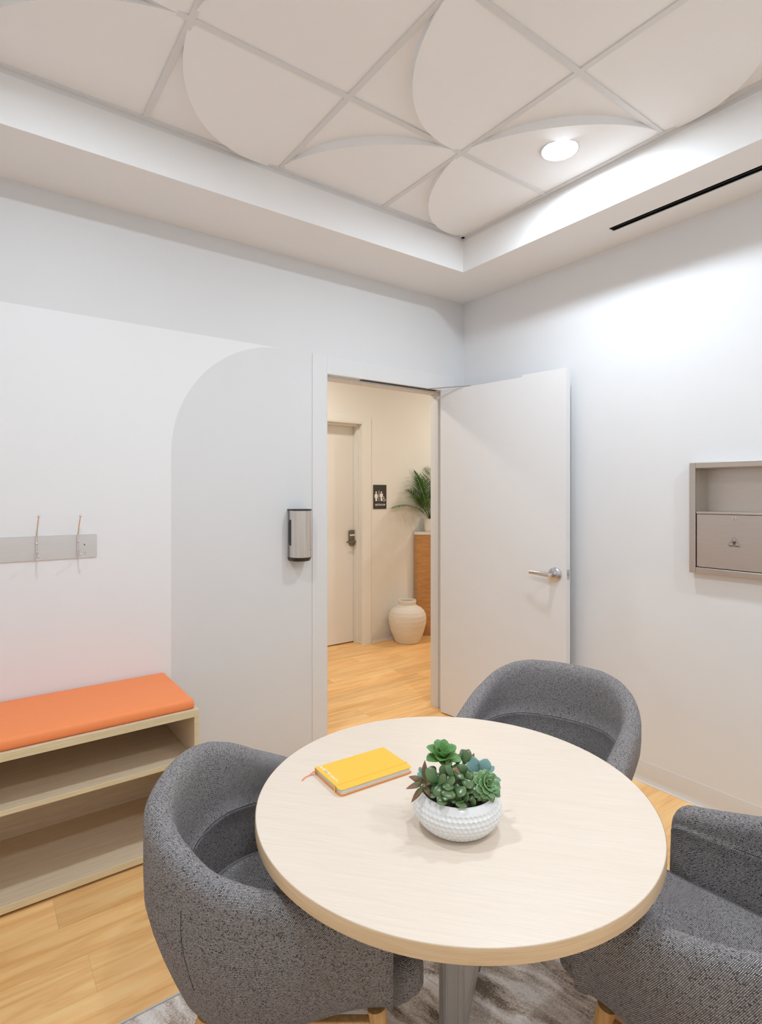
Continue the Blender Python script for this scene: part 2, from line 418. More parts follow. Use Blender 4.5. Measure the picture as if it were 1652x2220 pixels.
# ------------------------------------------------------------------ setting
# world: corner of the two walls at the origin, floor z=0, room in x<0, y<0
ZS, ZT, ZC = 2.836, 3.021, 3.046          # soffit underside, top of its fascia, ceiling grid
SF = .4165                                # soffit depth
G = .6096
RX, RY = -(2*SF+5*G), -(2*SF+5*G)         # far corner of the room
DX0, DX1, DH = -1.126, -.186, 2.207       # doorway
HY = 1.73                                 # corridor wall
WT = .12

fl = MB()
fl.box(RX-.12, 3.3, RY-.12, HY+.3, -.08, 0)
tag(fl.build('floor', M['floor']), 'honey coloured wood plank floor running from room into corridor', kind='structure')

# left wall with the doorway, the white shape and the grey arch painted on it
wl = MB()
xa, zb_, ra = -2.02, 2.31, .61
cx_, cz_ = xa+ra, zb_-ra
arc = [(cx_ - ra*math.cos(t), cz_ + ra*math.sin(t)) for t in [PI/2*i/40 for i in range(41)]]   # from left tangent to top
TOP = 3.2
def face(pts, mi, y=0.0): wl.add([(x,y,z) for x,z in pts], [tuple(range(len(pts)))], mi)
# white area: below the band, left of the arch (front faces point to -y)
wp = [(RX,0),(xa,0)] + arc[0:] + [(RX,zb_)]
face(wp, 1)
face([(RX,zb_),(arc[-1][0],zb_),(DX0,zb_),(0.12,zb_),(.12,TOP),(RX,TOP)], 0)                # band above
face([(xa,0),(DX0,0),(DX0,zb_)] + [p for p in arc[::-1]], 0)                                   # arch area
face([(DX0,DH),(DX1,DH),(DX1,zb_),(DX0,zb_)], 0)
face([(DX1,0),(.12,0),(.12,zb_),(DX1,zb_)], 0)
# back side (corridor) and reveals
def q(a,b,c,d,mi=0): wl.add([a,b,c,d],[(0,1,2,3)],mi)
q((RX,WT,0),(RX,WT,TOP),(DX0,WT,TOP),(DX0,WT,0),2); q((DX1,WT,0),(DX1,WT,TOP),(3.3,WT,TOP),(3.3,WT,0),2)
q((DX0,WT,DH),(DX0,WT,TOP),(DX1,WT,TOP),(DX1,WT,DH),2)
q((DX0,0,0),(DX0,WT,0),(DX0,WT,DH),(DX0,0,DH)); q((DX1,0,0),(DX1,0,DH),(DX1,WT,DH),(DX1,WT,0)); q((DX0,0,DH),(DX0,WT,DH),(DX1,WT,DH),(DX1,0,DH))
q((RX,0,TOP),(.12,0,TOP),(3.3,WT,TOP),(RX,WT,TOP))
q((.12,0,0),(.12,0.0,TOP),(3.3,WT-.001,TOP),(3.3,WT-.001,0),2)
tag(wl.build('wall_left', [M['paint_gray'],M['paint_white'],M['paint_hall']]), 'white and pale grey wall with a painted arch beside the doorway', kind='structure')

# right wall with a recess for the sharps cabinet
CY0, CY1, CZ0, CZ1, CD = -1.955, -1.565, 1.118, 1.645, .10
wr = MB()
iy0, iy1, iz0, iz1 = CY0+.02, CY1-.02, CZ0+.02, CZ1-.02
wr.box(0,.14, RY-.12, iy0, 0, TOP); wr.box(0,.14, iy1, 0.0, 0, TOP)
wr.box(0,.14, iy0, iy1, 0, iz0); wr.box(0,.14, iy0, iy1, iz1, TOP); wr.box(.12,.14, iy0, iy1, iz0, iz1)
tag(wr.build('wall_right', M['paint_right']), 'pale grey wall behind the open door', kind='structure')
wb = MB(); wb.box(RX-.12, .14, RY-.12, RY, 0, TOP)
tag(wb.build('wall_back', M['paint_white']), 'white wall behind the camera', kind='structure')
ws = MB(); ws.box(RX-.12, RX, RY, 0, 0, TOP)
tag(ws.build('wall_side', M['paint_white']), 'white wall on the far side of the room', kind='structure')

# soffit ring round the tile field
sf = MB()
sf.box(RX, 0, -SF, 0, ZS, ZT); sf.box(RX, 0, RY, RY+SF, ZS, ZT)
sf.box(RX, RX+SF, RY+SF, -SF, ZS, ZT)
# right run has a slot for the linear diffuser
SX0, SX1, SY0, SY1 = -.222, -.174, -2.75, -1.255
sf.box(-SF, SX0, RY+SF, -SF, ZS, ZT); sf.box(SX1, 0, RY+SF, -SF, ZS, ZT)
sf.box(SX0, SX1, SY1, -SF, ZS, ZT); sf.box(SX0, SX1, RY+SF, SY0, ZS, ZT); sf.box(SX0, SX1, SY0, SY1, ZS+.10, ZT)
tag(sf.build('trim_1', M['paint_soffit']), 'white dropped soffit round the ceiling panels', kind='structure')

# ceiling: lay-in grid, sculpted panels are its parts
cg = MB()
BW = .012
x0, x1 = RX+SF, -SF; y0, y1 = RY+SF, -SF
for i in range(1,5):
    xx = -SF - G*i
    cg.box(xx-BW, xx+BW, y0, y1, ZC-.006, ZC+.02)
    yy = -SF - G*i
    for k in range(5):
        xs1 = -SF - G*k - (BW if k else 0); xs0 = -SF - G*(k+1) + (BW if k < 4 else 0)
        cg.box(xs0, xs1, yy-BW, yy+BW, ZC-.006, ZC+.02)
# perimeter angle
cg.box(x0, x1, y1-.022, y1, ZC-.008, ZC+.02); cg.box(x0, x1, y0, y0+.022, ZC-.008, ZC+.02)
cg.box(x0, x0+.022, y0, y1, ZC-.008, ZC+.02); cg.box(x1-.022, x1, y0, y1, ZC-.008, ZC+.02)
cg.box(x0-.02, x0+.0015, y0-.02, y1+.02, ZT, ZC+.02); cg.box(x1-.0015, x1+.02, y0-.02, y1+.02, ZT, ZC+.02)
cg.box(x0-.02, x1+.02, y1-.0015, y1+.02, ZT, ZC+.02); cg.box(x0-.02, x1+.02, y0-.02, y0+.0015, ZT, ZC+.02)
cg.box(RX, 0, RY, 0, ZC+.13, ZC+.18)
for a in ((RX,0,y1+.02,0),(RX,0,RY,y0-.02),(RX,x0-.02,RY,0),(x1+.02,0,RY,0)):
    cg.box(a[0],a[1],a[2],a[3], ZT, ZT+.03)
ceil = tag(cg.build('ceiling', M['grid_white']), 'lay-in ceiling grid of sculpted white panels inside the soffit', kind='structure')
DEP = .040
LIGHTS = {(0,1),(3,1),(0,4),(3,4)}
def panel(i, j, K):
    """one sculpted panel; K = corner (sx,sy) from which the quarter-round lobe springs"""
    mb = MB()
    cx0, cx1 = -SF-G*(i+1), -SF-G*i; cy0, cy1 = -SF-G*(j+1), -SF-G*j
    def P(a, b, z):      # a,b in 0..1 measured from K
        x = cx1-(cx1-cx0)*a if K[0] > 0 else cx0+(cx1-cx0)*a
        y = cy1-(cy1-cy0)*b if K[1] > 0 else cy0+(cy1-cy0)*b
        return (x, y, z)
    n, m_ = 40, 14
    flip = (K[0] > 0) == (K[1] > 0)
    rows = []
    for r in range(m_+1):
        rr = r/m_
        rows.append([P(rr*math.cos(PI/2*k/n), rr*math.sin(PI/2*k/n), ZC - DEP*math.sin(PI*k/n)*rr**1.6) for k in range(n+1)])
    mb.grid(rows, flip=not flip)
    edge = rows[-1]; base = [(p[0],p[1],ZC+.001) for p in edge]
    mb.grid([edge, base], flip=not flip)
    out = []
    for k in range(n+1):
        t = PI/2*k/n; c, s = math.cos(t), math.sin(t)
        mx = max(c, s); out.append(P(c/mx, s/mx, ZC+.001))
    mid = [tuple(lerp(base[k][q_], out[k][q_], .5) for q_ in range(3)) for k in range(n+1)]
    mb.grid([base, mid, out], flip=not flip)
    o = mb.build('ceiling_panel', M['panel_white'], ceil, autos=50)
    return o
for i in range(5):
    for j in range(5):
        K = (1,-1) if (i+j) % 2 == 0 else (1,1)
        if (i,j) == (0,2): K = (-1,1)
        panel(i, j, K)

# doorway frame
fr = MB()
cw, pr_ = .097, .004
fr.box(DX0-cw, DX0, -pr_, 0, 0, DH+.103); fr.box(DX0, DX1+.09, -pr_, 0, DH, DH+.103); fr.box(DX1, DX1+.09, -pr_, 0, 0, DH)
fr.box(DX0-cw, DX0, WT, WT+pr_, 0, DH+.1); fr.box(DX0, DX1+.09, WT, WT+pr_, DH, DH+.1); fr.box(DX1, DX1+.09, WT, WT+pr_, 0, DH)
fr.box(DX0, DX0+.004, -pr_, WT+.007, 0, DH-.004); fr.box(DX1-.004, DX1, -pr_, WT+.007, 0, DH-.004); fr.box(DX0, DX1, -pr_, WT+.007, DH-.004, DH)
# stops
fr.box(DX1-.014, DX1-.004, .05, WT+.007, 0, DH-.018); fr.box(DX0+.004, DX0+.014, .05, WT+.007, 0, DH-.018); fr.box(DX0+.004, DX1-.004, .05, WT+.007, DH-.018, DH-.004)
trim = tag(fr.build('trim_2', M['frame_paint'], bevel=.0012, seg=1), 'pale grey frame of the open doorway', kind='structure')
t_ = MB(); t_.box(DX0+.26, DX1-.06, .012, .036, DH-.0075, DH-.0045)
t_.build('closer_track', M['black_metal'], trim)

# the door leaf, swung about 98 degrees into the room
H0 = Vector((-.239,-.02)); E0 = Vector((-.113,-.936)); D0 = (E0-H0).normalized(); N0 = Vector((-D0.y, D0.x))
if N0.x < 0: N0 = -N0
MD = basis((H0.x,H0.y,.008), (D0.x,D0.y,0), (N0.x,N0.y,0), (0,0,1))   # local x along leaf, y into its thickness (away from the room)
d = MB(); LW = .918
d.box(0,.635,0,.045,0,2.186, M=MD); d.box(.635,LW,0,.045,0,2.199, M=MD)
door = tag(d.build('door_1', M['door_paint'], fix=True), 'pale grey flush door standing open against the right wall', kind='structure')
hd = MB()
MR = MD @ Matrix.Translation((.851,0,1.026)) @ Matrix.Rotation(PI/2,4,'X')    # local z out of the face toward the room
hd.lathe([(.041,0),(.041,.004),(.039,.010),(.033,.014),(.022,.017),(.0195,.022),(.0195,.030)], 48, MR)
hd.lathe([(.0125,.028),(.0125,.056),(.0135,.058)], 32, MR)
handle = hd.build('door_handle', M['satin_nickel'], door, autos=35)
lv = MB()
def T(x,y,z): return MR @ Vector((x,y,z))
lv.tube([T(.013,0,.060),T(0,0,.062),T(-.03,.002,.063),T(-.07,.004,.060),T(-.11,.004,.054),T(-.140,.003,.047)], [.0140,.0150,.0135,.0120,.0108,.0095], 16, flat=(.62,1))
lv.build('lever', M['satin_nickel'], handle, autos=50)
cyl = MB(); cyl.lathe([(.0085,.060),(.0085,.0715),(.007,.073)], 24, MR); cyl.build('lock_cylinder', M['chrome'], handle, autos=35)
lt = MB(); lt.box(LW,LW+.0012,.010,.036,1.0,1.057, M=MD); lt.box(LW+.001,LW+.011,.016,.030,1.018,1.038, M=MD)
lt.build('latch_plate', M['satin_nickel'], door)
ca = MB()
pA = MD @ Vector((.24,.018,2.192)); pB = Vector((-.335,.024,DH-.003))
ca.tube([pB, (pA+pB)/2, pA], [.010,.009,.008], 8, flat=(1,.35))
ca.build('closer_arm', M['silver_paint'], door)
hg = MB()
for z in (.18, 1.1, 2.0): hg.lathe([(.0065,z),(.0065,z+.10)], 12, Matrix.Translation((DX1-.006,-.016,0)))
hg.build('hinge', M['frame_paint'], door)

# baseboards
def cove(name, a, b, nrm, mat_, lab):
    mb = MB(); ax, ay = a; bx, by = b; nx, ny = nrm
    prof = [(0,0),(.019,0),(.019,.0025),(.010,.005),(.005,.018),(.0035,.03),(.0035,.104),(.002,.108),(0,.108)]
    G_ = [[(ax+nx*p, ay+ny*p, z) for p,z in prof],[(bx+nx*p, by+ny*p, z) for p,z in prof]]
    mb.grid(G_); return tag(mb.build(name, mat_, fix=True, autos=25), lab, kind='structure')
cove('baseboard_right', (0,0), (0,RY), (-1,0), M['cove_base'], 'pale cove base along the right wall')
cove('baseboard_corridor', (.41,HY), (3.3,HY), (0,-1), M['cove_base'], 'pale cove base on the corridor wall')

# corridor
hw = MB()
HD0, HD1, HDH = -.62, .311, 2.192
hw.box(RX, HD0, HY, HY+.15, 0, 2.9); hw.box(HD1, 3.3, HY, HY+.15, 0, 2.9); hw.box(HD0, HD1, HY, HY+.15, HDH, 2.9); hw.box(HD0-.1,HD1+.1,HY+.19,HY+.21,0,2.9)
tag(hw.build('wall_corridor', M['paint_hall']), 'warm cream corridor wall with the restroom door', kind='structure')
he = MB(); he.box(3.2,3.3,WT,HY,0,2.9); he.box(RX,RX+.1,WT+.001,HY,0,2.9)
tag(he.build('wall_end', M['paint_hall']), 'cream end walls of the corridor', kind='structure')
hc = MB(); hc.box(RX,3.3,WT,HY+.15,2.82,2.9)
tag(hc.build('ceiling_corridor', M['paint_hall']), 'cream corridor ceiling', kind='structure')
hf = MB()
hf.box(HD1, HD1+.098, HY-.014, HY, 0, HDH+.065); hf.box(HD0, HD1, HY-.014, HY, HDH, HDH+.065); hf.box(HD0-.098, HD0, HY-.014, HY, 0, HDH+.065)
hf.box(HD1-.012, HD1, HY-.013, HY+.15, 0, HDH-.012); hf.box(HD0, HD0+.012, HY-.013, HY+.15, 0, HDH-.012); hf.box(HD0, HD1, HY-.013, HY+.15, HDH-.012, HDH)
hf.box(HD1-.03, HD1-.012, HY+.05, HY+.115, 0, HDH-.03); hf.box(HD0+.012, HD1-.012, HY+.05, HY+.115, HDH-.03, HDH-.012)
tag(hf.build('trim_3', M['hall_trim'], bevel=.0015, seg=1), 'cream frame round the restroom door', kind='structure')
h2 = MB(); h2.box(HD0+.014, HD1-.014, HY+.118, HY+.162, .012, HDH-.014)
door2 = tag(h2.build('door_2', M['hall_trim']), 'closed cream restroom door across the corridor', kind='structure')
lx, lz, ly = .258, 1.03, HY+.118
lk = MB()
pl = [(-.036,-.035),(.036,-.035),(.036,.085),(.03,.094),(.0,.10),(-.03,.094),(-.036,.085)]
ML = basis((lx,ly,lz), (1,0,0), (0,0,1), (0,-1,0))
lk.prism([(x*1.0,y) for x,y in pl], 0, .026, M=ML)
lk.lathe([(.033,0),(.033,.022),(.028,.028)], 32, ML @ Matrix.Translation((0,-.028,0)))
lock = lk.build('keypad_lock', M['bronze'], door2, autos=35)
l2 = MB(); l2.prism([(-.034,.042),(.034,.042),(.034,.056),(-.034,.056)], .026, .0275, M=ML); l2.ball(ML @ Vector((-.014,.049,.0275)), .003)
l2.build('keypad_strip', M['white_ink'], lock)
l3 = MB(); l3.lathe([(.011,.02),(.011,.055)], 20, ML @ Matrix.Translation((.004,-.012,0)))
l3.tube([ML @ Vector(p) for p in ((.012,-.012,.055),(0,-.012,.058),(-.04,-.014,.058),(-.088,-.016,.052))], [.0095,.0105,.0085,.0075], 14)
l3.build('lever', M['bronze'], lock, autos=45)

# downlights
def downlight(x, y, z, lens, label, group):
    o = empty('downlight', (x,y,z), label=label, cat='ceiling light', group=group)
    tr = MB(); tr.lathe([(.086,.014),(.086,.001),(.083,-.003),(.077,-.003),(.0745,.0)], 48, cap0=False, cap1=False)
    tr.build('trim_ring', M['grid_white'], o, autos=40, fix=True)
    ln = MB(); ln.lathe([(.001,-.0012),(.0745,-.0012)], 48, cap0=False, cap1=False)
    ln.f = [f[::1] for f in ln.f]
    ob = ln.build('lens', lens, o)
    return o
def tile_depth(i, j): return DEP*math.sin(PI*.5)*(.7071**1.6)
for (i,j),lab in {(0,1):'round recessed ceiling light glowing near the corner above the open door', (3,1):'round recessed ceiling light near the wall with the coat hooks, outside the view',
                  (0,4):'round recessed ceiling light far along the right wall, outside the view', (3,4):'round recessed ceiling light in the rear of the room, outside the view'}.items():
    downlight(-SF-G*(i+.5)+(.004 if i==0 else 0), -SF-G*(j+.5)+(.004 if j==1 else 0), ZC-tile_depth(i,j)-.003, M['lamp'], lab, 'recessed ceiling lights')
downlight(2.05, .75, 2.815, M['hall_lamp'], 'warm recessed corridor light to the right of the doorway', 'corridor lights')
downlight(-.75, .95, 2.815, M['hall_lamp'], 'added unseen warm lamp left of the doorway, brightening the corridor floor', 'corridor lights')  # added lamp with no known fixture, put here to light the corridor floor

# linear slot diffuser in the soffit
sd = empty('slot_diffuser', ((SX0+SX1)/2,(SY0+SY1)/2,ZS), label='long narrow black air slot set in the white soffit', cat='air vent')
b_ = MB(); cx=(SX0+SX1)/2; cy=(SY0+SY1)/2
b_.box(SX0-cx+.001, SX1-cx-.001, SY0-cy+.001, SY1-cy-.001, .085, .095)
b_.box(SX0-cx+.0005, SX0-cx+.002, SY0-cy+.001, SY1-cy-.001, .003, .09); b_.box(SX1-cx-.002, SX1-cx-.0005, SY0-cy+.001, SY1-cy-.001, .003, .09)
b_.box(SX0-cx+.002, SX1-cx-.002, SY1-cy-.003, SY1-cy-.001, .003, .09); b_.box(SX0-cx+.002, SX1-cx-.002, SY0-cy+.001, SY0-cy+.003, .003, .09)
b_.build('plenum', M['black_metal'], sd)
b2 = MB(); b2.box(-.0022,.0022, SY0-cy+.004, SY1-cy-.004, .004, .05); b2.build('blade', M['black_metal'], sd)

# ------------------------------------------------------------------ coat rack
HR = empty('coat_rack', (-2.674,0,1.258), label='brushed steel coat hook strip on the white wall above the orange cushion', cat='coat rack')
def rrect(w, h, r, n=6):
    pts = []
    for cx2, cy2, a0 in ((w/2-r,h/2-r,0),(-w/2+r,h/2-r,90),(-w/2+r,-h/2+r,180),(w/2-r,-h/2+r,270)):
        for k in range(n+1):
            a = math.radians(a0+90*k/n); pts.append((cx2+r*math.cos(a), cy2+r*math.sin(a)))
    return pts
MH = basis((0,0,0),(1,0,0),(0,0,1),(0,-1,0))
pl_ = MB(); pl_.prism(rrect(.64,.1075,.008), .0, .005, M=MH)
pl_.build('plate', M['steel_h'], HR, bevel=.0006, seg=1)
for hx in (.081+.16, .081, .081-.16, .081-.32):
    h_ = MB()
    def X(x,z,p): return (hx+x, -p, z)
    h_.tube([X(0,-.050,.008),X(0,-.02,.012),X(0,.012,.012),X(0,.045,.011),X(.001,.058,.012)], [.0042,.005,.0042,.0048,.0036], 12)
    h_.tube([X(0,.052,.012),X(.0015,.085,.024),X(.003,.115,.040),X(.004,.137,.054)], [.0034,.003,.0028,.0026], 10)
    h_.ball(X(.004,.140,.056), .0062)
    for z in (.022,-.016): h_.lathe([(.0045,z-.004),(.0068,z-.002),(.0068,z+.002),(.0045,z+.004)], 14, Matrix.Translation((hx,-.012,0)))
    h_.tube([X(0,-.045,.010),X(0,-.052,.025),X(.001,-.048,.045),X(.002,-.036,.058)], [.0042,.0038,.0032,.0028], 10)
    h_.ball(X(.002,-.032,.061), .0062)
    h_.build('hook', M['chrome'], HR, autos=60)
for sx in (.268,-.29):
    sc_ = MB(); sc_.lathe([(.0034,0),(.0034,.0012),(.002,.0018)], 16, MH @ Matrix.Translation((sx,.006,.005)))
    sc_.build('screw', M['gray_ink'], HR)
mk = MB(); add_mesh(mk, text_mesh('- o -', .007, .0001), MH @ Matrix.Translation((.27,-.037,.0051)))
mk.prism([(.268,-.030),(.274,-.026),(.270,-.032)], .005, .0053, M=MH)
mk.build('stamp', M['dark_ink'], HR)

# ------------------------------------------------------------------ hand dispenser
DP = empty('hand_sanitizer_dispenser', (-1.322,0,1.118), label='brushed steel automatic soap dispenser mounted on the grey arch beside the door frame', cat='dispenser')
def dplan(w, dep, bow, back=0.0, n=28):
    pts = [(w/2,-back),(w/2,-dep)] + [(w/2*math.cos(PI*k/n), -dep-bow*math.sin(PI*k/n)) for k in range(1,n)] + [(-w/2,-dep),(-w/2,-back)]
    return pts[::-1]
bk = MB(); bk.prism(dplan(.118,.044,.02,0), .018, .284); bk.build('housing', M['gray_plastic'], DP, bevel=.003, fix=True)
cv_ = MB(); cv_.prism(dplan(.121,.046,.060,.030), .022, .282); cv_.build('cover', M['steel'], DP, autos=30, fix=True)
cp = MB(); cp.prism(dplan(.123,.0465,.061,.0), .2825, .291); cp.build('top_cap', M['black_plastic'], DP, bevel=.002, fix=True)
bt = MB()
lo = dplan(.108,.042,.050,.0); hi = dplan(.122,.0462,.060,.0)
n_ = len(hi); bt.add([(x,y,0) for x,y in lo]+[(x,y,.0215) for x,y in hi], [tuple(range(n_))[::-1], tuple(range(n_,2*n_))]+[(i,(i+1)%n_,n_+(i+1)%n_,n_+i) for i in range(n_)])
bt.build('nozzle_base', M['black_plastic'], DP, bevel=.002, fix=True)
wn_ = MB(); wn_.prism([(-.018,.105),(-.018,.215),(-.028,.232),(-.0455,.232),(-.0455,.088),(-.028,.088)][::1], -.0618, -.0603, M=basis((0,0,0),(0,1,0),(0,0,1),(1,0,0)))
wn_.build('level_window', M['black_plastic'], DP, fix=True)
se = MB(); se.ball((.040,-.0905,.062), .0022); se.build('sensor', M['black_plastic'], DP)
lg = MB()
for a in range(3): lg.tube([(.022+.0045*math.cos(t)*(1-.15*a)*1.0, -.1020, .052-.009*a+.004*math.sin(t)) for t in [2*PI*k/20 for k in range(20)]], .0004, 6, closed=True)
lg.build('emblem', M['white_ink'], DP)

# ------------------------------------------------------------------ sharps / biohazard disposal cabinet
CB = empty('disposal_cabinet', (0,(CY0+CY1)/2,(CZ0+CZ1)/2), label='stainless steel biohazard disposal cabinet set into the right wall with an open niche', cat='cabinet')
hwid, hh = (CY1-CY0)/2, (CZ1-CZ0)/2
FW = .029
f_ = MB()
PJ = .04
def cb(x0_,x1_,a0,a1,b0,b1): f_.box(x0_,x1_,a0,a1,b0,b1)
cb(-PJ,-.0005,-hwid,-hwid+FW,-hh,hh); cb(-PJ,-.0005,hwid-FW,hwid,-hh,hh); cb(-PJ,-.0005,-hwid+FW,hwid-FW,hh-FW,hh); cb(-PJ,-.0005,-hwid+FW,hwid-FW,-hh,-hh+FW)
f_.build('frame', M['cabinet_steel'], CB, bevel=.003, seg=2)
ni = MB(); dz = .03   # shelf level, local
wI = hwid-FW
ni.box(-.006,.085,wI-.0012,wI+.0,-hh+FW,hh-FW); ni.box(-.006,.085,-wI,-wI+.0012,-hh+FW,hh-FW)
ni.box(.082,.085,-wI+.0012,wI-.0012,-hh+FW,hh-FW); ni.box(-.006,.082,-wI+.0012,wI-.0012,hh-FW-.0012,hh-FW)
ni.box(-.02,.082,-wI+.0012,wI-.0012,dz-.002,dz+.0)
ni.build('niche', M['cabinet_dark'], CB)
sh = MB(); sh.box(-PJ+.004,-.018,-wI+.0015,wI-.0015,dz-.0105,dz); sh.build('shelf_lip', M['cabinet_steel'], CB, bevel=.0015)
dr = MB(); dr.box(-PJ+.006,-.02,-wI+.003,wI-.003,-hh+FW+.003,dz-.0125)
cdoor = dr.build('door', M['cabinet_steel'], CB, bevel=.0015)
MC = basis((-PJ+.006,0,0),(0,-1,0),(0,0,1),(-1,0,0))     # local x to the right as seen, y up, z toward the room
lk_ = MB(); lk_.lathe([(.0085,0),(.0085,.003),(.0075,.0045),(.0055,.0045),(.005,.0035)], 24, MC @ Matrix.Translation((0,.0015,0)))
lk_.build('lock', M['chrome'], cdoor, autos=35)
key = MB(); key.prism([(-.001,-.003),(.001,-.003),(.001,.006),(-.001,.006)], .0036, .0042, M=MC); key.build('keyhole', M['dark_ink'], cdoor)
# biohazard triangle
bz = MB(); o_ = (0,-.107)
def rtri(w, h, r, n=6):
    V = [Vector((-w/2,0)),Vector((w/2,0)),Vector((0,h))]; pts=[]
    for i in range(3):
        p=V[i]; a=(V[i-1]-p).normalized(); b=(V[(i+1)%3]-p).normalized(); half=a.angle(b)/2
        bis=(a+b).normalized(); c=p+bis*(r/math.sin(half))
        s=p+a*(r/math.tan(half)); e=p+b*(r/math.tan(half))
        a0=math.atan2(*(s-c).yx); a1=math.atan2(*(e-c).yx)
        dlt=(a1-a0+PI)%(2*PI)-PI
        for k in range(n+1): t=a0+dlt*k/n; pts.append(c+Vector((math.cos(t),math.sin(t)))*r)
    return pts
tri = rtri(.060,.050,.006)
bz.tube([MC @ Vector((p.x, p.y+o_[1]-.020, .0004)) for p in tri], .0006, 6, closed=True)
bz.build('warning_outline', M['gray_ink'], cdoor)
bi = MB(); cc = Vector((0, o_[1]-.001))
for k in range(3):
    a = PI/2+2*PI*k/3
    dv = Vector((math.cos(a),math.sin(a)))
    oc = cc+dv*.0072
    # open crescent: outer circle minus an inner circle shifted outward
    nn=24; ring=[]
    o1=[];o2=[]
    for s_ in range(nn+1):
        t = a+math.radians(32)+math.radians(296)*s_/nn
        w_ = .0026*math.sin(PI*s_/nn)**.8+.0001
        u_=Vector((math.cos(t),math.sin(t)))
        o1.append(oc+u_*.0068); o2.append(oc+u_*(.0068-w_))
    for s_ in range(nn):
        q4=[o1[s_],o1[s_+1],o2[s_+1],o2[s_]]
        bi.add([MC @ Vector((p.x,p.y,.0008)) for p in q4],[(0,1,2,3)])
ring=[(cc+Vector((math.cos(t),math.sin(t)))*.0068) for t in [2*PI*k/36 for k in range(37)]]
rin=[(cc+Vector((math.cos(t),math.sin(t)))*.0054) for t in [2*PI*k/36 for k in range(37)]]
for k in range(36):
    if k % 12 in (2,3,4): continue
    bi.add([MC @ Vector((p.x,p.y,.00075)) for p in (ring[k],ring[k+1],rin[k+1],rin[k])],[(0,1,2,3)])
add_mesh(bi, text_mesh('BIOHAZARD', .0072, .0001, .0001), MC @ Matrix.Translation((0,o_[1]-.0155,.0008)))
bi.build('biohazard_symbol', M['dark_ink'], cdoor)

# ------------------------------------------------------------------ bench and cushion
BX0, BX1, BYF, BT = -3.46, -2.040, -.480, .580
BN = empty('shelf_bench', ((BX0+BX1)/2,-.25,0), label='pale maple open shelf bench standing along the white wall', cat='bench')
bx0, bx1 = BX0-(BX0+BX1)/2, BX1-(BX0+BX1)/2
yf, yb = BYF+.25, .245
def board(name, x0_,x1_,y0_,y1_,z0_,z1_, edge='front'):
    mb = MB(); mb.box(x0_,x1_,y0_+.0015,y1_,z0_,z1_); o = mb.build(name, M['bench_maple'], BN, bevel=.0008, seg=1)
    e = MB(); e.box(x0_,x1_,y0_,y0_+.0014,z0_,z1_); e.build('edge_band', M['bench_edge'], o, bevel=.0005, seg=1)
    return o
board('top', bx0,bx1,yf,yb,BT-.030,BT)
board('side_panel', bx1-.019,bx1,yf,yb,.012,BT-.0305); board('side_panel', bx0,bx0+.019,yf,yb,.012,BT-.0305)
board('bottom', bx0+.0195,bx1-.0195,yf,yb,.012,.039)
board('shelf', bx0+.0195,bx1-.0195,yf+.004,yb-.02,.357,.375)
bp_ = MB(); bp_.box(bx0+.0195,bx1-.0195,yb-.018,yb-.001,.0395,.3565); bp_.box(bx0+.0195,bx1-.0195,yb-.018,yb-.001,.3755,BT-.031)
bp_.build('back_panel', M['bench_maple'], BN)
for px_ in (-2.55,-2.33,-2.12,-2.77,-3.0,-3.25):
    pg = MB(); pg.lathe([(.0095,0),(.0095,.0008)], 20, basis((px_-(BX0+BX1)/2, yb-.0182, .29),(1,0,0),(0,0,1),(0,-1,0)))
    pg.build('cover_cap', M['peg'], BN)
tk = MB(); tk.box(bx0+.03,bx1-.03,yf+.06,yb-.01,.0005,.0115); tk.build('toe_kick', M['black_plastic'], BN)

# box cushion with soft rounded edges
cu = MB(); cx0,cx1,cy0,cy1,cz0,cz1 = BX0+.012,BX1-.012,-.466,-.008,BT+.001,.623
nx, ny = 60, 24; r_ = .014
def cush(u, v, w):
    return None
rowsT = []
def inset_pts(ins, z, nseg=60):
    x0_,x1_,y0_,y1_ = cx0+ins,cx1-ins,cy0+ins,cy1-ins; rr = max(.012-ins*.5,.004)
    pts=[]
    for (qx,qy,a0) in ((x1_-rr,y1_-rr,0),(x0_+rr,y1_-rr,90),(x0_+rr,y0_+rr,180),(x1_-rr,y0_+rr,270)):
        for k in range(7):
            a=math.radians(a0+15*k); pts.append((qx+rr*math.cos(a), qy+rr*math.sin(a), z))
    return pts
lv_ = [(.006,cz0),(.001,cz0+.004),(0,cz0+.012),(.0005,cz0+.022),(.003,cz1-.012),(.006,cz1-.006),(.011,cz1-.002),(.02,cz1),(.06,cz1+.001),(.15,cz1+.002)]
rings=[inset_pts(i_,z_) for i_,z_ in lv_]
nn=len(rings[0])
for a,b in zip(rings,rings[1:]):
    pass
cu.grid([[r[k] for r in rings] for k in range(nn)], closed_u=True)
cu.add(rings[0],[tuple(reversed(range(nn)))]); cu.add(rings[-1],[tuple(range(nn))])
tag(cu.build('bench_cushion', M['orange'], weld=True, autos=75), 'long orange cushion lying on the maple bench', 'cushion')

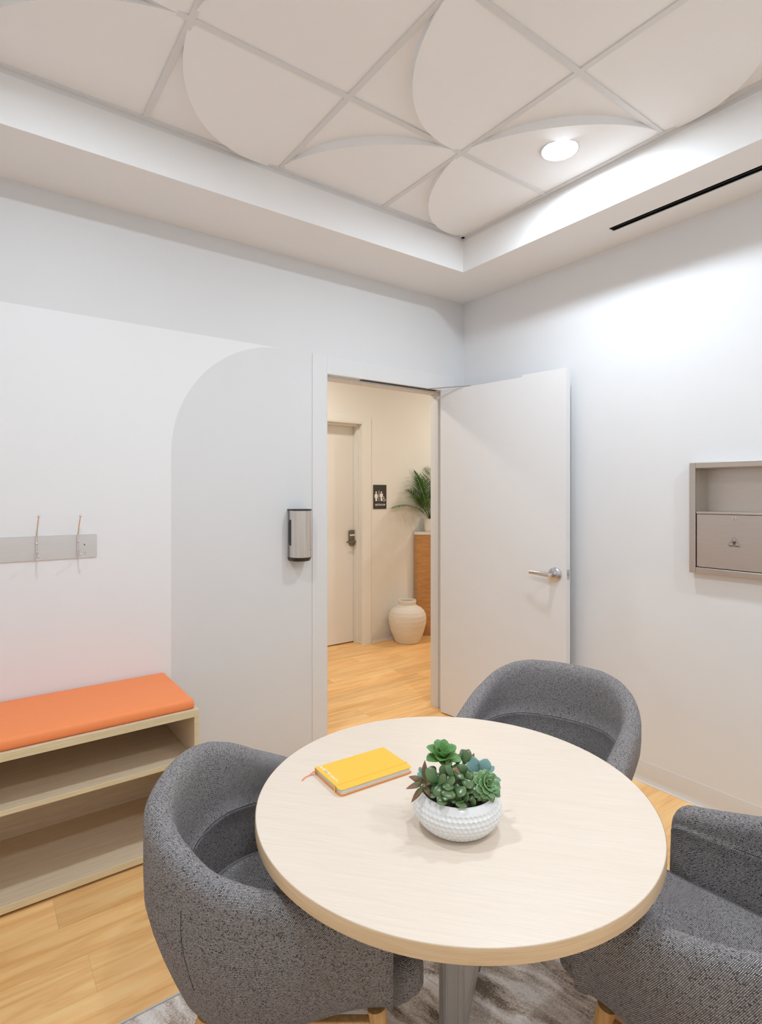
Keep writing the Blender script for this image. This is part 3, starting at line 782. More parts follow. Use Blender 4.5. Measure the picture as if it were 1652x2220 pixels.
# ------------------------------------------------------------------ table
TCX, TCY, TZ, TR = -1.841, -1.823, .740, .487
TB = empty('round_table', (TCX,TCY,0), label='round pale maple table with a silver pedestal base in the foreground', cat='table')
tt = MB(); tt.lathe([(TR-.012,-.0305),(TR-.0008,-.0302),(TR-.0008,-.002),(TR-.0022,-.0004),(TR-.005,0)], 160, Matrix.Translation((0,0,TZ)))
top = tt.build('tabletop', M['maple'], TB, autos=35)
te = MB(); te.lathe([(TR-.0006,-.0303),(TR,-.0296),(TR,-.0028),(TR-.0008,-.0012)], 160, Matrix.Translation((0,0,TZ)), cap0=False, cap1=False)
te.build('edge_band', M['maple_edge'], top, autos=35)
ZR = .0100     # rug surface
FA = math.radians(35)
po = MB(); Mz = Matrix.Rotation(math.radians(-24),4,'Z')
po.prism(rrect(.052,.052,.006), .058, .695, M=Mz)
po.build('post', M['silver_paint'], TB, autos=30)
rb = MB()
for sx,sy in ((.0262,.014),(.0262,-.014),(-.0262,.014),(-.0262,-.014)): rb.box(sx-.0012,sx+.0012,sy-.006,sy+.006,.086,.694,M=Mz)
for sx,sy in ((.014,.0262),(-.014,.0262),(.014,-.0262),(-.014,-.0262)): rb.box(sx-.006,sx+.006,sy-.0012,sy+.0012,.086,.694,M=Mz)
rb.build('post_rib', M['silver_paint'], TB)
mp_ = MB(); mp_.box(-.16,.16,-.03,.03,.696,.709,M=Mz); mp_.box(-.03,.03,-.16,.16,.695,.7085,M=Mz); mp_.build('mounting_plate', M['black_metal'], TB)
for k in range(4):
    a = FA + PI/2*k; ca_, sa_ = math.cos(a), math.sin(a)
    Mf = basis((0,0,0),(ca_,sa_,0),(-sa_,ca_,0),(0,0,1))
    ft = MB(); secs = [(.012,.046,.058,.104),(.08,.046,.058,.102),(.17,.046,.058,.098),(.26,.047,.058,.093),(.345,.047,.058,.088),(.372,.046,.060,.086)]
    vs=[]; fs=[]
    for x_,w_,z0_,z1_ in secs: vs += [(x_,-w_/2,z0_),(x_,w_/2,z0_),(x_,w_/2*.86,z1_),(x_,-w_/2*.86,z1_)]
    for i in range(len(secs)-1):
        for e in range(4): fs.append((i*4+e, i*4+(e+1)%4, (i+1)*4+(e+1)%4, (i+1)*4+e))
    fs += [(3,2,1,0),tuple(len(secs)*4-4+e for e in range(4))]
    ft.add([Mf @ Vector(p) for p in vs], fs)
    foot = ft.build('foot', M['silver_paint'], TB, bevel=.004, seg=3, fix=True, autos=30)
    cs = MB(); Mw = Mf @ Matrix.Translation((.352,0,ZR+.024))
    for s in (-1,1): cs.lathe([(.015,-.005),(.0225,-.004),(.0235,0),(.0225,.004),(.015,.005)], 28, Mw @ Matrix.Translation((0,s*.014,0)) @ Matrix.Rotation(PI/2,4,'X'))
    cs.box(-.014,.018,-.008,.008,.0,.026,M=Mw)
    cs.build('caster', M['black_plastic'], foot, autos=35)

# ------------------------------------------------------------------ notebook
na = math.atan2(-1.544+1.532, -1.849+2.080)
Mn = Matrix.Translation((-1.966,-1.610,TZ)) @ Matrix.Rotation(na,4,'Z')
NB = empty('notebook', (-1.966,-1.610,TZ), na, label='closed yellow hardcover notebook lying on the round table', cat='notebook')
nw, nh, nt_ = .223, .142, .017
def cover(z0,z1):
    r=.009
    pts=[(-nw/2,nh/2),]
    pts=[]
    for (qx,qy,a0) in ((nw/2-r,-nh/2+r,270),(-nw/2+r,-nh/2+r,180)):
        pass
    p=[(nw/2,nh/2),(-nw/2,nh/2)]
    p+=[(-nw/2+r-r*math.cos(t), -nh/2+r-r*math.sin(t)) for t in [PI/2*k/6 for k in range(7)]]
    p+=[(nw/2-r+r*math.sin(t), -nh/2+r-r*math.cos(t)) for t in [PI/2*k/6 for k in range(7)]]
    mb=MB(); mb.prism(p,z0,z1); return mb
cover(.0003,.0025).build('back_cover', M['orange_edge'], NB, bevel=.0006, seg=1)
fc=cover(nt_-.0022,nt_); cov=fc.build('front_cover', M['yellow'], NB, bevel=.0007, seg=2)
sp=MB(); sp.box(-nw/2,nw/2,nh/2-.0022,nh/2+.0005,.0006,nt_-.0002); sp.build('spine', M['yellow'], NB, bevel=.0008, seg=2)
pb=MB()
p=[(nw/2-.003,nh/2-.0024),(-nw/2+.003,nh/2-.0024)]; r=.008
p+=[(-nw/2+.003+r-r*math.cos(t), -nh/2+.003+r-r*math.sin(t)) for t in [PI/2*k/6 for k in range(7)]]
p+=[(nw/2-.003-r+r*math.sin(t), -nh/2+.003+r-r*math.cos(t)) for t in [PI/2*k/6 for k in range(7)]]
pb.prism(p,.0026,nt_-.0023); pb.build('pages', M['paper'], NB)
el=MB(); ey=-nh/2+.029
el.box(-nw/2-.0008,nw/2+.0008,ey-.0028,ey+.0028,nt_,nt_+.0007); el.box(-nw/2-.0008,-nw/2,ey-.0028,ey+.0028,.0003,nt_+.0007); el.box(nw/2,nw/2+.0008,ey-.0028,ey+.0028,.0003,nt_+.0007)
el.build('elastic_band', M['yellow'], NB)
rb_=MB(); rp=[]
for k in range(12):
    t=k/11; rp.append((-nw/2+.002-.048*t, nh/2-.008+.010*math.sin(t*3.0)-.010*t, .0105*(1-sm(0,.45,t))+.0009))
rows=[[(x,y-.0028,z),(x,y+.0028,z)] for x,y,z in rp]; rows2=[[(x,y-.0028,z-.0005),(x,y+.0028,z-.0005)] for x,y,z in rp]
rb_.grid(rows); rb_.grid(rows2, flip=True)
rb_.build('ribbon_marker', M['ribbon'], NB, smooth=True)
tx=MB()
MT = basis((-nw/2+.0155,0,nt_+.0001),(0,-1,0),(1,0,0),(0,0,1))
add_mesh(tx, text_mesh('SUMMIT', .0112, .00012, .00028, 'LEFT', .92), MT @ Matrix.Translation((-.052,0,0)))
add_mesh(tx, text_mesh('HEALTH', .0112, .00012, .0, 'LEFT', .92), MT @ Matrix.Translation((-.0098,0,0)))
tx.prism([(-.0665,-.0045),(-.0635,.0045),(-.060,.0005),(-.0585,.0025),(-.0545,-.0045),(-.0585,-.0045),(-.0605,-.002),(-.0625,-.0045)], 0, .0002, M=MT)
tx.build('cover_lettering', M['white_ink'], cov)

# ------------------------------------------------------------------ succulent planter
PX, PY = -1.924, -1.929
PL = empty('succulent_planter', (PX,PY,TZ), label='white dimpled ceramic bowl of mixed succulents on the round table', cat='potted plant')
def bowl_r(z):     # outer radius by height
    t=z/.080
    return .066+ (.1015-.066)*math.sin(min(1,t/.58)*PI/2)**.75 if t<.58 else .1015-(.1015-.083)*((t-.58)/.42)**1.9
nA,nZ=432,104; rows=[]
for j in range(nZ+1):
    z=.0004+(.080-.0004)*j/nZ; row=[]
    for k in range(nA):
        a=2*PI*k/nA; r=bowl_r(z)
        band=sm(.006,.016,z)*(1-sm(.064,.072,z))
        rw=z/.0098; ir=math.floor(rw); fz=rw-ir-.5
        ph=a/(2*PI)*54+(.5 if ir%2 else 0); fa=ph-math.floor(ph)-.5
        dd=math.sqrt(fz*fz+fa*fa)
        r-= band*.0031*max(0,1-(dd/.53)**2)
        row.append((r*math.cos(a),r*math.sin(a),z))
    rows.append(row)
bo=MB(); bo.grid([[rows[j][k] for j in range(nZ+1)] for k in range(nA)], closed_u=True)
lip=[(.083,.080),(.0825,.0815),(.0805,.0815),(.0795,.079),(.089,.055)]
bo.grid([[(r*math.cos(2*PI*k/nA),r*math.sin(2*PI*k/nA),z) for r,z in lip] for k in range(nA)], closed_u=True)
bo.add(rows[0],[tuple(reversed(range(nA)))])
bo.build('bowl', M['ceramic'], PL, autos=60)
so=MB(); rr=[]
for j in range(7): rr.append([((.0805*j/6+.0004)*math.cos(2*PI*k/40),(.0805*j/6+.0004)*math.sin(2*PI*k/40), .070+.004*math.sin(k*1.7+j)*(j<6)+.004*(1-j/6)) for k in range(40)])
so.grid([[rr[j][k] for j in range(7)] for k in range(40)], closed_u=True); so.build('soil', M['soil'], PL, smooth=True)

class Leaves(MB):
    def __init__(self): super().__init__(); self.uvl=[]
    def leaf(self, base, direction, length, width, thick=.25, droop=0, cup=.15, shape='obovate', up=(0,0,1), nl=9, nw_=4, serr=0):
        if serr: nl=17
        d=Vector(direction).normalized(); upv=Vector(up)
        s=d.cross(upv)
        if s.length<1e-3: s=d.cross(Vector((1,0,0)))
        s.normalize(); n=s.cross(d).normalized(); b=Vector(base)
        G_=[]; ring=2*nw_
        for i in range(nl+1):
            t=i/nl
            if shape=='obovate': w=math.sin(PI*min(1,t**1.35*.93+.035))**.75
            elif shape=='pointed': w=(math.sin(PI*(t**.75)*.98+.03))**.9*(1-.25*t)
            else: w=math.sin(PI*(t**1.1*.96+.02))**.7
            if i==nl: w=max(w*.12,.02) if shape=='pointed' else w*.35
            if i==0: w=.22
            if serr and 0<i<nl: w*=1+serr*(1 if i%2 else -1)
            c=b+d*(length*t)+n*(-droop*length*t*t)
            hw_=width/2*w; th=thick*width/2*math.sin(PI*min(1,t*.85+.15))**.6
            for k in range(ring):
                a=2*PI*k/ring; x=math.cos(a); y=math.sin(a)
                p=c+s*(hw_*x)+n*(th*y*.9+cup*hw_*x*x)
                G_.append((p, abs(x)*1.0, t))
        o=len(self.v); self.v+= [tuple(g[0]) for g in G_]; self.uvl+=[(g[1],g[2]) for g in G_]
        for i in range(nl):
            for k in range(ring):
                self.f.append([o+i*ring+k,o+i*ring+(k+1)%ring,o+(i+1)*ring+(k+1)%ring,o+(i+1)*ring+k]); self.m.append(0)
        self.f.append([o+k for k in range(ring)][::-1]); self.m.append(0)
        self.f.append([o+nl*ring+k for k in range(ring)]); self.m.append(0)
    def keep_front(self, lim):
        self.v=[(x,min(y,lim-.01*((i*7)%5)/5),z) for i,(x,y,z) in enumerate(self.v)]
    def done(self, name, m, parent): return self.build(name, m, parent, smooth=True, uvs=self.uvl, fix=True)
# camera-facing frame on the table top: R to the right in the photo, F away from the viewer
YAW=.6319
Rv=Vector((math.cos(YAW),-math.sin(YAW),0)); Fv=Vector((math.sin(YAW),math.cos(YAW),0)); Uv=Vector((0,0,1))
def at(r,f,u): return Rv*r+Fv*f+Uv*u
def dirv(az, el):   # az 0=right, 90=away, 180=left, 270=toward viewer
    a=math.radians(az); e=math.radians(el)
    return Rv*(math.cos(a)*math.cos(e))+Fv*(math.sin(a)*math.cos(e))+Uv*math.sin(e)
def rosette(mb, c, axis, rings, shape, thick, cup, serr=0):
    ax=Vector(axis).normalized(); u=ax.cross(Vector((0,1,0.1))).normalized(); v=ax.cross(u)
    g=0
    for n,el,L,W in rings:
        g+=.37
        for k in range(n):
            a=2*PI*(k+g)/n+random.uniform(-.08,.08); e=math.radians(el+random.uniform(-4,4))
            dd=(u*math.cos(a)+v*math.sin(a))*math.cos(e)+ax*math.sin(e)
            mb.leaf(Vector(c)+dd*.003, dd, L*random.uniform(.93,1.07), W, thick, -.02, cup, shape, up=ax, serr=serr)
CAMP=Vector((-2.8274,-2.8653,1.5))
DC=(Vector((PX,PY,0))-CAMP).dot(Fv)
def pv(x, y, f):
    """point of the arrangement measured on an enlarged crop of the photo, at depth f beyond the bowl's centre"""
    u=860+x/6.608; v=1590+y/6.608; d=DC+f
    P=CAMP+Fv*d+Rv*((u-825.4)*d/1216.9); P.z=1.5-(v-1068.53)*d/1216.9
    return P-Vector((PX,PY,TZ))
FACE=(Uv*.75-Fv*.65).normalized()
def lf(mb, x0,y0,x1,y1,w,f0,f1,shape='obovate',thick=.34,cup=.10,droop=.04,up=None):
    a=pv(x0,y0,f0); b=pv(x1,y1,f1)
    mb.leaf(a,b-a,(b-a).length,w/6.608*DC/1216.9,thick,droop,cup,shape,up=up or FACE,nl=11,nw_=5)
def stem(p0,p1,r=.003):
    m=MB(); m.tube([p0,(Vector(p0)+Vector(p1))/2+Vector((0,0,.002)),p1],r,8); m.build('stem', M['stem'], PL, smooth=True)
# bright green frilled rosette, highest, at the back left
kal=Leaves(); c=pv(655,352,.025); stem(at(-.02,.02,.072),c)
ax=(Uv+Rv*.12-Fv*.22).normalized()
rosette(kal,c,ax,[(3,80,.020,.015),(4,66,.030,.024),(5,50,.038,.029),(5,28,.042,.031),(5,6,.041,.032)],'round',.07,.40,serr=.09)
kal.done('frilled_succulent', M['leaf_kal'], PL)
# blue-green fan leaves at the back right
blu=Leaves()
for q in ((1160,590,1040,325,185,.015,.03),(1225,590,1300,365,180,.01,.02),(1110,590,1005,410,90,.005,.01),(1170,590,1150,470,70,.015,.02),(1190,560,1170,380,120,.05,.07),
          (1330,640,1500,668,80,.02,.03),(1385,720,1494,790,80,.01,.012),(1260,600,1400,470,90,.05,.06)):
    lf(blu,*q,thick=.2,cup=.25)
blu.done('blue_green_succulent', M['leaf_blue'], PL)
bl2=Leaves()
for q in ((380,640,300,560,70,.04,.05),(380,600,325,480,70,.05,.06),(390,640,180,625,60,.05,.055)): lf(bl2,*q,thick=.3,cup=.2)
bl2.done('small_blue_green_sprig', M['leaf_blue'], PL)
# pale rosette at the right front
ros=Leaves(); c=pv(1285,735,-.04); stem(at(.045,-.02,.072),c)
rosette(ros,c,(Rv*.38-Fv*.72+Uv*.62).normalized(),[(4,80,.011,.008),(5,64,.017,.012),(7,46,.023,.016),(8,26,.029,.019),(9,6,.032,.021),(9,-16,.034,.021)],'obovate',.34,.12)
ros.done('pale_rosette_succulent', M['leaf_rosette'], PL)
# reddish long-leaved plant at the left
red=Leaves()
for q in ((395,640,405,385,95,-.01,.0),(345,680,178,615,105,-.02,-.025),(360,715,132,790,92,-.03,-.045),(375,770,205,990,88,-.035,-.05),(395,760,505,925,88,-.035,-.05),
          (400,730,480,720,70,-.04,-.055),(370,700,345,615,50,-.035,-.04),(380,690,420,630,50,-.035,-.045),(360,710,320,670,40,-.04,-.05),(385,715,400,770,40,-.045,-.06),(470,560,490,470,70,.02,.03)):
    lf(red,*q,shape='pointed',thick=.26,cup=.18,droop=.05)
red.done('reddish_succulent', M['leaf_red'], PL)
stem(at(-.05,-.015,.072), pv(375,700,-.03))
for q in ((800,495,920,585,80,-.02,-.035),(1060,400,1112,280,75,.05,.06),(920,400,905,330,60,.03,.035)):
    rd2=Leaves(); lf(rd2,*q,shape='pointed',thick=.4,cup=.1); rd2.done('reddish_tipped_leaf', M['leaf_red'], PL)
# jade leaves filling the middle
jad=Leaves()
for q in ((600,710,420,515,185,-.03,-.035),(650,640,685,445,110,-.02,-.015),(600,745,695,585,90,-.05,-.05),(840,650,705,465,95,-.03,-.03),(965,620,930,435,135,-.01,-.005),
          (830,590,965,635,75,-.03,-.045),(980,665,1080,575,105,-.03,-.03),(910,645,1090,780,110,-.035,-.06),(690,700,830,690,150,-.03,-.055),(730,700,740,815,150,-.04,-.065),
          (605,725,590,920,140,-.045,-.065),(755,785,735,935,190,-.05,-.075),(840,800,990,865,150,-.055,-.075),(935,790,1105,830,100,-.04,-.06),(925,955,1025,860,100,-.06,-.07),
          (930,975,920,1065,150,-.065,-.09),(640,950,655,1025,125,-.06,-.085),(500,860,545,920,90,-.05,-.065),(820,880,810,1000,90,-.05,-.07),(955,455,1040,228,120,.02,.03),
          (905,330,990,235,90,.04,.05),(860,450,900,295,100,.03,.035),(790,480,700,390,150,.01,.0),(560,600,480,470,110,.01,.02),(1080,640,1060,780,120,-.03,-.05),
          (1060,700,1150,560,130,-.02,-.01),(1030,880,1120,940,120,-.05,-.06),(700,600,760,500,110,.01,.02),(860,720,880,850,110,-.03,-.05),(650,880,600,990,90,-.06,-.075),(1160,880,1230,950,110,-.05,-.06),
          (880,940,910,870,60,-.06,-.075),(520,760,560,850,100,-.035,-.05),(880,520,830,440,120,.0,.01),(1130,700,1110,880,120,-.04,-.06),(1330,880,1400,945,70,-.04,-.05),(700,880,690,960,70,-.06,-.08)):
    lf(jad,*q[:4],q[4]*1.15,*q[5:])
fill=random.Random(11)
for k in range(34):
    a_=2*PI*k/34+fill.uniform(-.1,.1); q_=fill.uniform(.030,.074)
    p_=Vector((q_*math.cos(a_),q_*math.sin(a_),fill.uniform(.076,.086)))
    d_=Vector((math.cos(a_+fill.uniform(-.8,.8)),math.sin(a_+fill.uniform(-.8,.8)),fill.uniform(.35,1.3))).normalized()
    jad.leaf(p_-d_*.004,d_,fill.uniform(.018,.028),fill.uniform(.013,.019),.36,.03,.1,'obovate',up=FACE,nl=9,nw_=4)
jad.done('jade_succulent', M['leaf_jade'], PL)
for (x,y,f) in ((590,700,-.02),(700,640,-.02),(850,620,-.02),(960,620,-.01),(1060,680,-.02),(760,800,-.04),(900,820,-.045)):
    p=pv(x,y,f); stem(Vector((p.x*.7,p.y*.7,.072)),p,.0025)

# ------------------------------------------------------------------ tub chairs
def chair(label):
    o = empty('tub_chair', label=label, cat='chair', group='grey tweed chairs round the table')
    W, BB, YF, Y0 = .315, .300, .270, -.005
    path=[]
    nA_=14; nB=48
    for k in range(nA_): path.append((W-.012*sm(0,1,1-(k/nA_)**1.7), lerp(YF,Y0,(k/nA_)**1.7)))
    for k in range(nB+1):
        a=PI*k/nB; e=2/2.4
        cx_=math.copysign(abs(math.cos(a))**e, math.cos(a)); sy=abs(math.sin(a))**e
        path.append((W*cx_, Y0-(BB+Y0)*sy))
    for k in range(1,nA_+1): path.append((-(W-.012*sm(0,1,1-(1-k/nA_)**1.7)), lerp(YF,Y0,(1-k/nA_)**1.7)))
    n=len(path); Ls=[0]
    for i in range(1,n): Ls.append(Ls[-1]+math.dist(path[i],path[i-1]))
    tot=Ls[-1]
    def hgt(s):
        e=min(s,tot-s)
        return lerp(.645,.79, sm(-.12,.56,e)) if e<.56 else .79
    def hgt2(s):
        e=min(s,tot-s)
        x=[0,.10,.19,.28,.38,.46,.54,.62,.72]; y=[.636,.656,.677,.700,.730,.766,.791,.803,.805]
        for i in range(len(x)-1):
            if e<=x[i+1]:
                t=(e-x[i])/(x[i+1]-x[i]); return lerp(y[i],y[i+1],t)
        return .805
    ZB=.325
    def inset(z, ZB):
        t=max(0,(.62-z)/(.62-ZB)); v=.105*t**1.35
        if z<ZB+.055: v+=.035*((ZB+.055-z)/.055)**2
        return v
    rows=[]; uv=[]
    for i,(x,y) in enumerate(path):
        a=path[max(i-1,0)]; b=path[min(i+1,n-1)]
        t=Vector((b[0]-a[0],b[1]-a[1])).normalized(); nrm=Vector((t.y,-t.x))    # outward
        if nrm.dot(Vector((x,y)))<0: nrm=-nrm
        h=hgt2(Ls[i]); e=min(Ls[i],tot-Ls[i])
        th=lerp(.070,.062,sm(.1,.4,e))
        prof=[]
        ZB=.325+.034*(1-sm(.02,.26,e))
        zs=[ZB,ZB+.012,ZB+.03,ZB+.06]+[lerp(ZB+.06,h-.034,k/7) for k in range(1,8)]
        for z in zs: prof.append((-inset(z, ZB), z))
        for k in range(1,10):
            a_=PI*k/10; prof.append((-th/2+th/2*math.cos(a_), h-.034+.034*math.sin(a_)))
        lean=.018*sm(.2,.5,e)
        zi=[h-.036]+[lerp(h-.036,.605,k/4) for k in range(1,5)]
        for z in zi: prof.append((-th-lean*(h-z)/.2, z))
        prof.append((-th-lean-.006,.600)); prof.append((-th-lean-.009,.595)); prof.append((-th-lean-.006,.588))
        for z in (.55,.51,.47,.44,.42): prof.append((-th-lean-.006-.02*(.588-z)/.17, z))
        # round the front ends of the arms
        rc=.042; k_=1.0
        if e<rc: k_=math.sqrt(max(0,1-((rc-e)/rc)**2))
        cxo=-th*.55
        pr2=[(cxo+(off-cxo)*lerp(.30 if z>.4 else .55,1,k_), z-(1-k_)*.050*sm(h-.16,h,z)+(1-k_)*.02*(1-sm(ZB,ZB+.06,z))) for off,z in prof]
        rows.append([(x+nrm.x*off, y+nrm.y*off, z) for off,z in pr2])
        vv=0; prev=None; Luv=Ls[i]
        for j,(off,z) in enumerate(pr2):
            if prev: vv+=math.dist(prev,(off,z))
            prev=(off,z); uv.append((Luv,vv))
    sh=MB(); sh.grid(rows)
    m_=len(rows[0])
    for r in (rows[0], rows[-1]):
        c0=[(p[0],p[1],p[2]) for p in r]
        o_=sh.add(c0,[tuple(range(m_))]); uv += [(p[0],p[2]) for p in c0]
    shell=sh.build('shell', M['tweed'], o, autos=70, uvs=uv, fix=True)
    # stitched seam round the inside and down the outside corners
    si=m_-8
    sm_=MB(); sm_.tube([Vector(rows[i][si])*1.0 for i in range(10,n-10)], .0010, 6); sm_.build('seam', M['seam_thread'], shell, smooth=True)
    for idx in (nA_+7, n-1-(nA_+7)):
        s2=MB(); s2.tube([Vector((rows[idx][j][0],rows[idx][j][1],rows[idx][j][2])) for j in range(5,10)], .0008, 6); s2.build('seam', M['seam_thread'], shell, smooth=True)
    # seat: rounded upholstered box, with a front that stands out past the arms
    def slab(name, zt, z0, yfr, ybk, hw_, rad, crown, par, rbot):
        mb=MB(); uvs=[]
        def outline(ins):
            pts=[]; 
            hw2=hw_-ins; y1_=yfr-ins; y0_=ybk+ins; rf=max(.05-ins*.3,.01); rbk=max(hw2*.86,.01)
            for k in range(9):
                a=PI/2*k/8; pts.append((hw2-rf+rf*math.cos(a), y1_-rf+rf*math.sin(a)))
            for k in range(9):
                a=PI/2+PI/2*k/8; pts.append((-hw2+rf+rf*math.cos(a), y1_-rf+rf*math.sin(a)))
            for k in range(13):
                a=PI+PI/2*k/12; pts.append((-hw2+rbk+rbk*math.cos(a), y0_+rbk+rbk*math.sin(a)))
            for k in range(13):
                a=1.5*PI+PI/2*k/12; pts.append((hw2-rbk+rbk*math.cos(a), y0_+rbk+rbk*math.sin(a)))
            return pts
        prof=[]
        for k in range(7):
            a=PI/2*k/6; prof.append((rbot*(1-math.sin(a)), z0+rbot*(1-math.cos(a))))
        for k in range(1,6): prof.append((0, lerp(z0+rbot, zt-rad, k/6)))
        for k in range(7):
            a=PI/2*k/6; prof.append((rad*(1-math.cos(a)), zt-rad+rad*math.sin(a)))
        for k in range(1,6): prof.append((lerp(rad,hw_*.93,k/5), zt+crown*math.sin(PI/2*k/5)))
        R_=[]
        for ins,z in prof: R_.append([(x,y,z) for x,y in outline(ins)])
        nn=len(R_[0]); G_=[[R_[j][k] for j in range(len(R_))] for k in range(nn)]
        mb.grid(G_, closed_u=True)
        acc=0; va_=[0]
        for j in range(1,len(prof)): va_.append(va_[-1]+math.dist(prof[j],prof[j-1]))
        for k in range(nn):
            x,y=R_[10][k][:2]
            if k: acc+=math.dist(R_[10][k][:2],R_[10][k-1][:2])
            for j in range(len(R_)):
                p=R_[j][k]
                if j>=18: uvs.append((p[0]+.31,p[1]))
                else: uvs.append((acc, va_[j]+.5))
        mb.add(R_[0],[tuple(reversed(range(nn)))]); mb.add(R_[-1],[tuple(range(nn))])
        uvs += [(p[0],p[1]) for p in R_[0]]+[(p[0]+.31,p[1]) for p in R_[-1]]
        return mb.build(name, M['tweed'], par, autos=60, uvs=uvs, fix=True)
    slab('seat_base', .412, .345, .338, -.165, .196, .006, .0, o, .055)
    slab('seat_cushion', .482, .4135, .344, -.205, .226, .030, .012, o, .006)
    # oak legs with rails
    tops=[(.165,.240),(-.165,.240),(.145,-.140),(-.145,-.140)]; feet=[(.215,.295),(-.215,.295),(.205,-.235),(-.205,-.235)]
    Z0=.0125
    for (tx_,ty_),(fx_,fy_) in zip(tops,feet):
        l=MB(); l.tube([(fx_,fy_,Z0),(lerp(fx_,tx_,.5),lerp(fy_,ty_,.5),lerp(Z0,.325,.5)),(tx_,ty_,.349 if ty_>0 else .327)], [.011,.0165,.021], 20)
        l.build('leg', M['oak_leg'], o, autos=60)
    rl=MB(); zt_=.324
    for (a,b) in ((tops[0],tops[1]),(tops[2],tops[3]),(tops[0],tops[2]),(tops[1],tops[3])):
        A=Vector((*a,0)); B=Vector((*b,0)); t=(B-A).normalized(); s=Vector((-t.y,t.x,0))
        q8=[A+t*.014+s*.011,A+t*.014-s*.011,B-t*.014-s*.011,B-t*.014+s*.011]
        rl.add([(p.x,p.y,z) for z in (.272,zt_) for p in q8], [(0,1,2,3)[::-1],(4,5,6,7),(0,1,5,4),(1,2,6,5),(2,3,7,6),(3,0,4,7)])
    rl.build('seat_rail', M['oak_leg'], o, bevel=.003, fix=True)
    return o
c1 = chair('grey tweed tub chair at left, tucked under the table beside the maple bench')
def place(o, x, y, face):    # face: direction the sitter looks
    o.location=(x,y,0); o.rotation_euler=(0,0,math.atan2(face[1],face[0])-PI/2)
place(c1, -2.202, -1.576, (.835,-.55))
c2 = copy_tree(c1); c2['label']='grey tweed tub chair behind the table, in front of the open door'
place(c2, -1.12, -1.56, (-.936,-.35))
c3 = copy_tree(c1); c3['label']='grey tweed tub chair at lower right, partly cut off by the photo edge'
place(c3, -1.490, -2.375, (-.08,.997))

# ------------------------------------------------------------------ rug
RG = empty('area_rug', (-2.0,-1.90,0), label='grey and beige streaked shaggy rug under the round table', cat='rug')
rg=MB(); rx0,rx1,ry0,ry1=-3.0+2.0,-.98+2.0,-2.70+1.90,-1.159+1.90
nx_,ny_=150,120; G_=[]
for i in range(nx_+1):
    row=[]
    for j in range(ny_+1):
        x=lerp(rx0,rx1,i/nx_); y=lerp(ry0,ry1,j/ny_); e=min(i,j,nx_-i,ny_-j)
        z=.003 if e==0 else .0075+random.uniform(-.0015,.0012)
        row.append((x,y,z))
    G_.append(row)
rg.grid(G_); rg.build('pile', M['rug'], RG, smooth=True)
re_=MB(); w_=.006
for a in ((rx0-w_,rx1+w_,ry1,ry1+w_),(rx0-w_,rx1+w_,ry0-w_,ry0),(rx0-w_,rx0,ry0,ry1),(rx1,rx1+w_,ry0,ry1)): re_.box(a[0],a[1],a[2],a[3],.0005,.0075)
re_.build('binding', M['rug_edge'], RG, bevel=.002)

# ------------------------------------------------------------------ corridor things
# restroom sign
sx0,sx1,sz0,sz1=.443,.605,1.338,1.581
SG=empty('restroom_sign', ((sx0+sx1)/2,HY,(sz0+sz1)/2), label='dark restroom sign with white figures on the cream corridor wall', cat='sign')
MS=basis((0,0,0),(1,0,0),(0,0,1),(0,-1,0))
pw,ph_=(sx1-sx0)/2,(sz1-sz0)/2
pt=MB(); pt.prism(rrect(2*pw,2*ph_,.003), .0005,.006,M=MS); pt.build('plate', M['sign_dark'], SG)
def disc(mb,cx2,cy2,r,z0=.006,z1=.0068,n=20): mb.prism([(cx2+r*math.cos(2*PI*k/n),cy2+r*math.sin(2*PI*k/n)) for k in range(n)],z0,z1,M=MS)
def sp_(u,v): return ((u-785)/935*2*pw, -(v-1075)/1700*2*ph_)     # measured on the sign
def poly(mb,pts): mb.prism([sp_(*p) for p in pts][::-1], .006,.0068,M=MS)
w1=MB()
c_=sp_(507,750); disc(w1,c_[0],c_[1],.0088)
poly(w1,[(440,840),(575,840),(650,1050),(610,1060),(625,1165),(575,1165),(570,1370),(455,1370),(450,1165),(400,1165),(415,1060),(370,1050)])
w1.build('woman_figure', M['white_ink'], SG)
w2_=MB(); c_=sp_(880,750); disc(w2_,c_[0],c_[1],.0088)
poly(w2_,[(775,860),(800,835),(965,835),(990,860),(990,1085),(945,1085),(940,1370),(825,1370),(820,1085),(765,1085)])
w2_.build('man_figure', M['white_ink'], SG)
w3=MB(); poly(w3,[(685,640),(712,640),(712,1370),(685,1370)]); w3.build('divider', M['white_ink'], SG)
w4=MB(); c_=sp_(1055,1080); disc(w4,c_[0],c_[1],.005)
cc_=sp_(1072,1285)
w4.tube([MS @ Vector((cc_[0]+.0145*math.cos(t),cc_[1]+.0145*math.sin(t),.0068)) for t in [math.radians(100)+math.radians(250)*k/20 for k in range(21)]], .0024, 6)
w4.tube([MS @ Vector((*sp_(*p_),.0068)) for p_ in ((1050,1110),(1060,1215),(1125,1225),(1165,1330),(1205,1310))], .0028, 6)
w4.build('wheelchair_symbol', M['white_ink'], SG)
w5=MB(); c_=sp_(800,1640); add_mesh(w5, text_mesh('RESTROOM', .0255,.0004,.0002,'CENTER',.93), MS @ Matrix.Translation((c_[0],c_[1],.0064))); w5.build('lettering', M['white_ink'], SG)
w6=MB()
for k in range(9):
    for (a,b) in ((0,0),(1,1),(0,2),(1,0)):
        if (k*3+a+2*b)%4==0: continue
        c_=sp_(410+k*29+a*12,1775+b*22); w6.ball(MS @ Vector((c_[0],c_[1],.0062)), .0009, 8, 5)
w6.build('braille', M['braille'], SG)

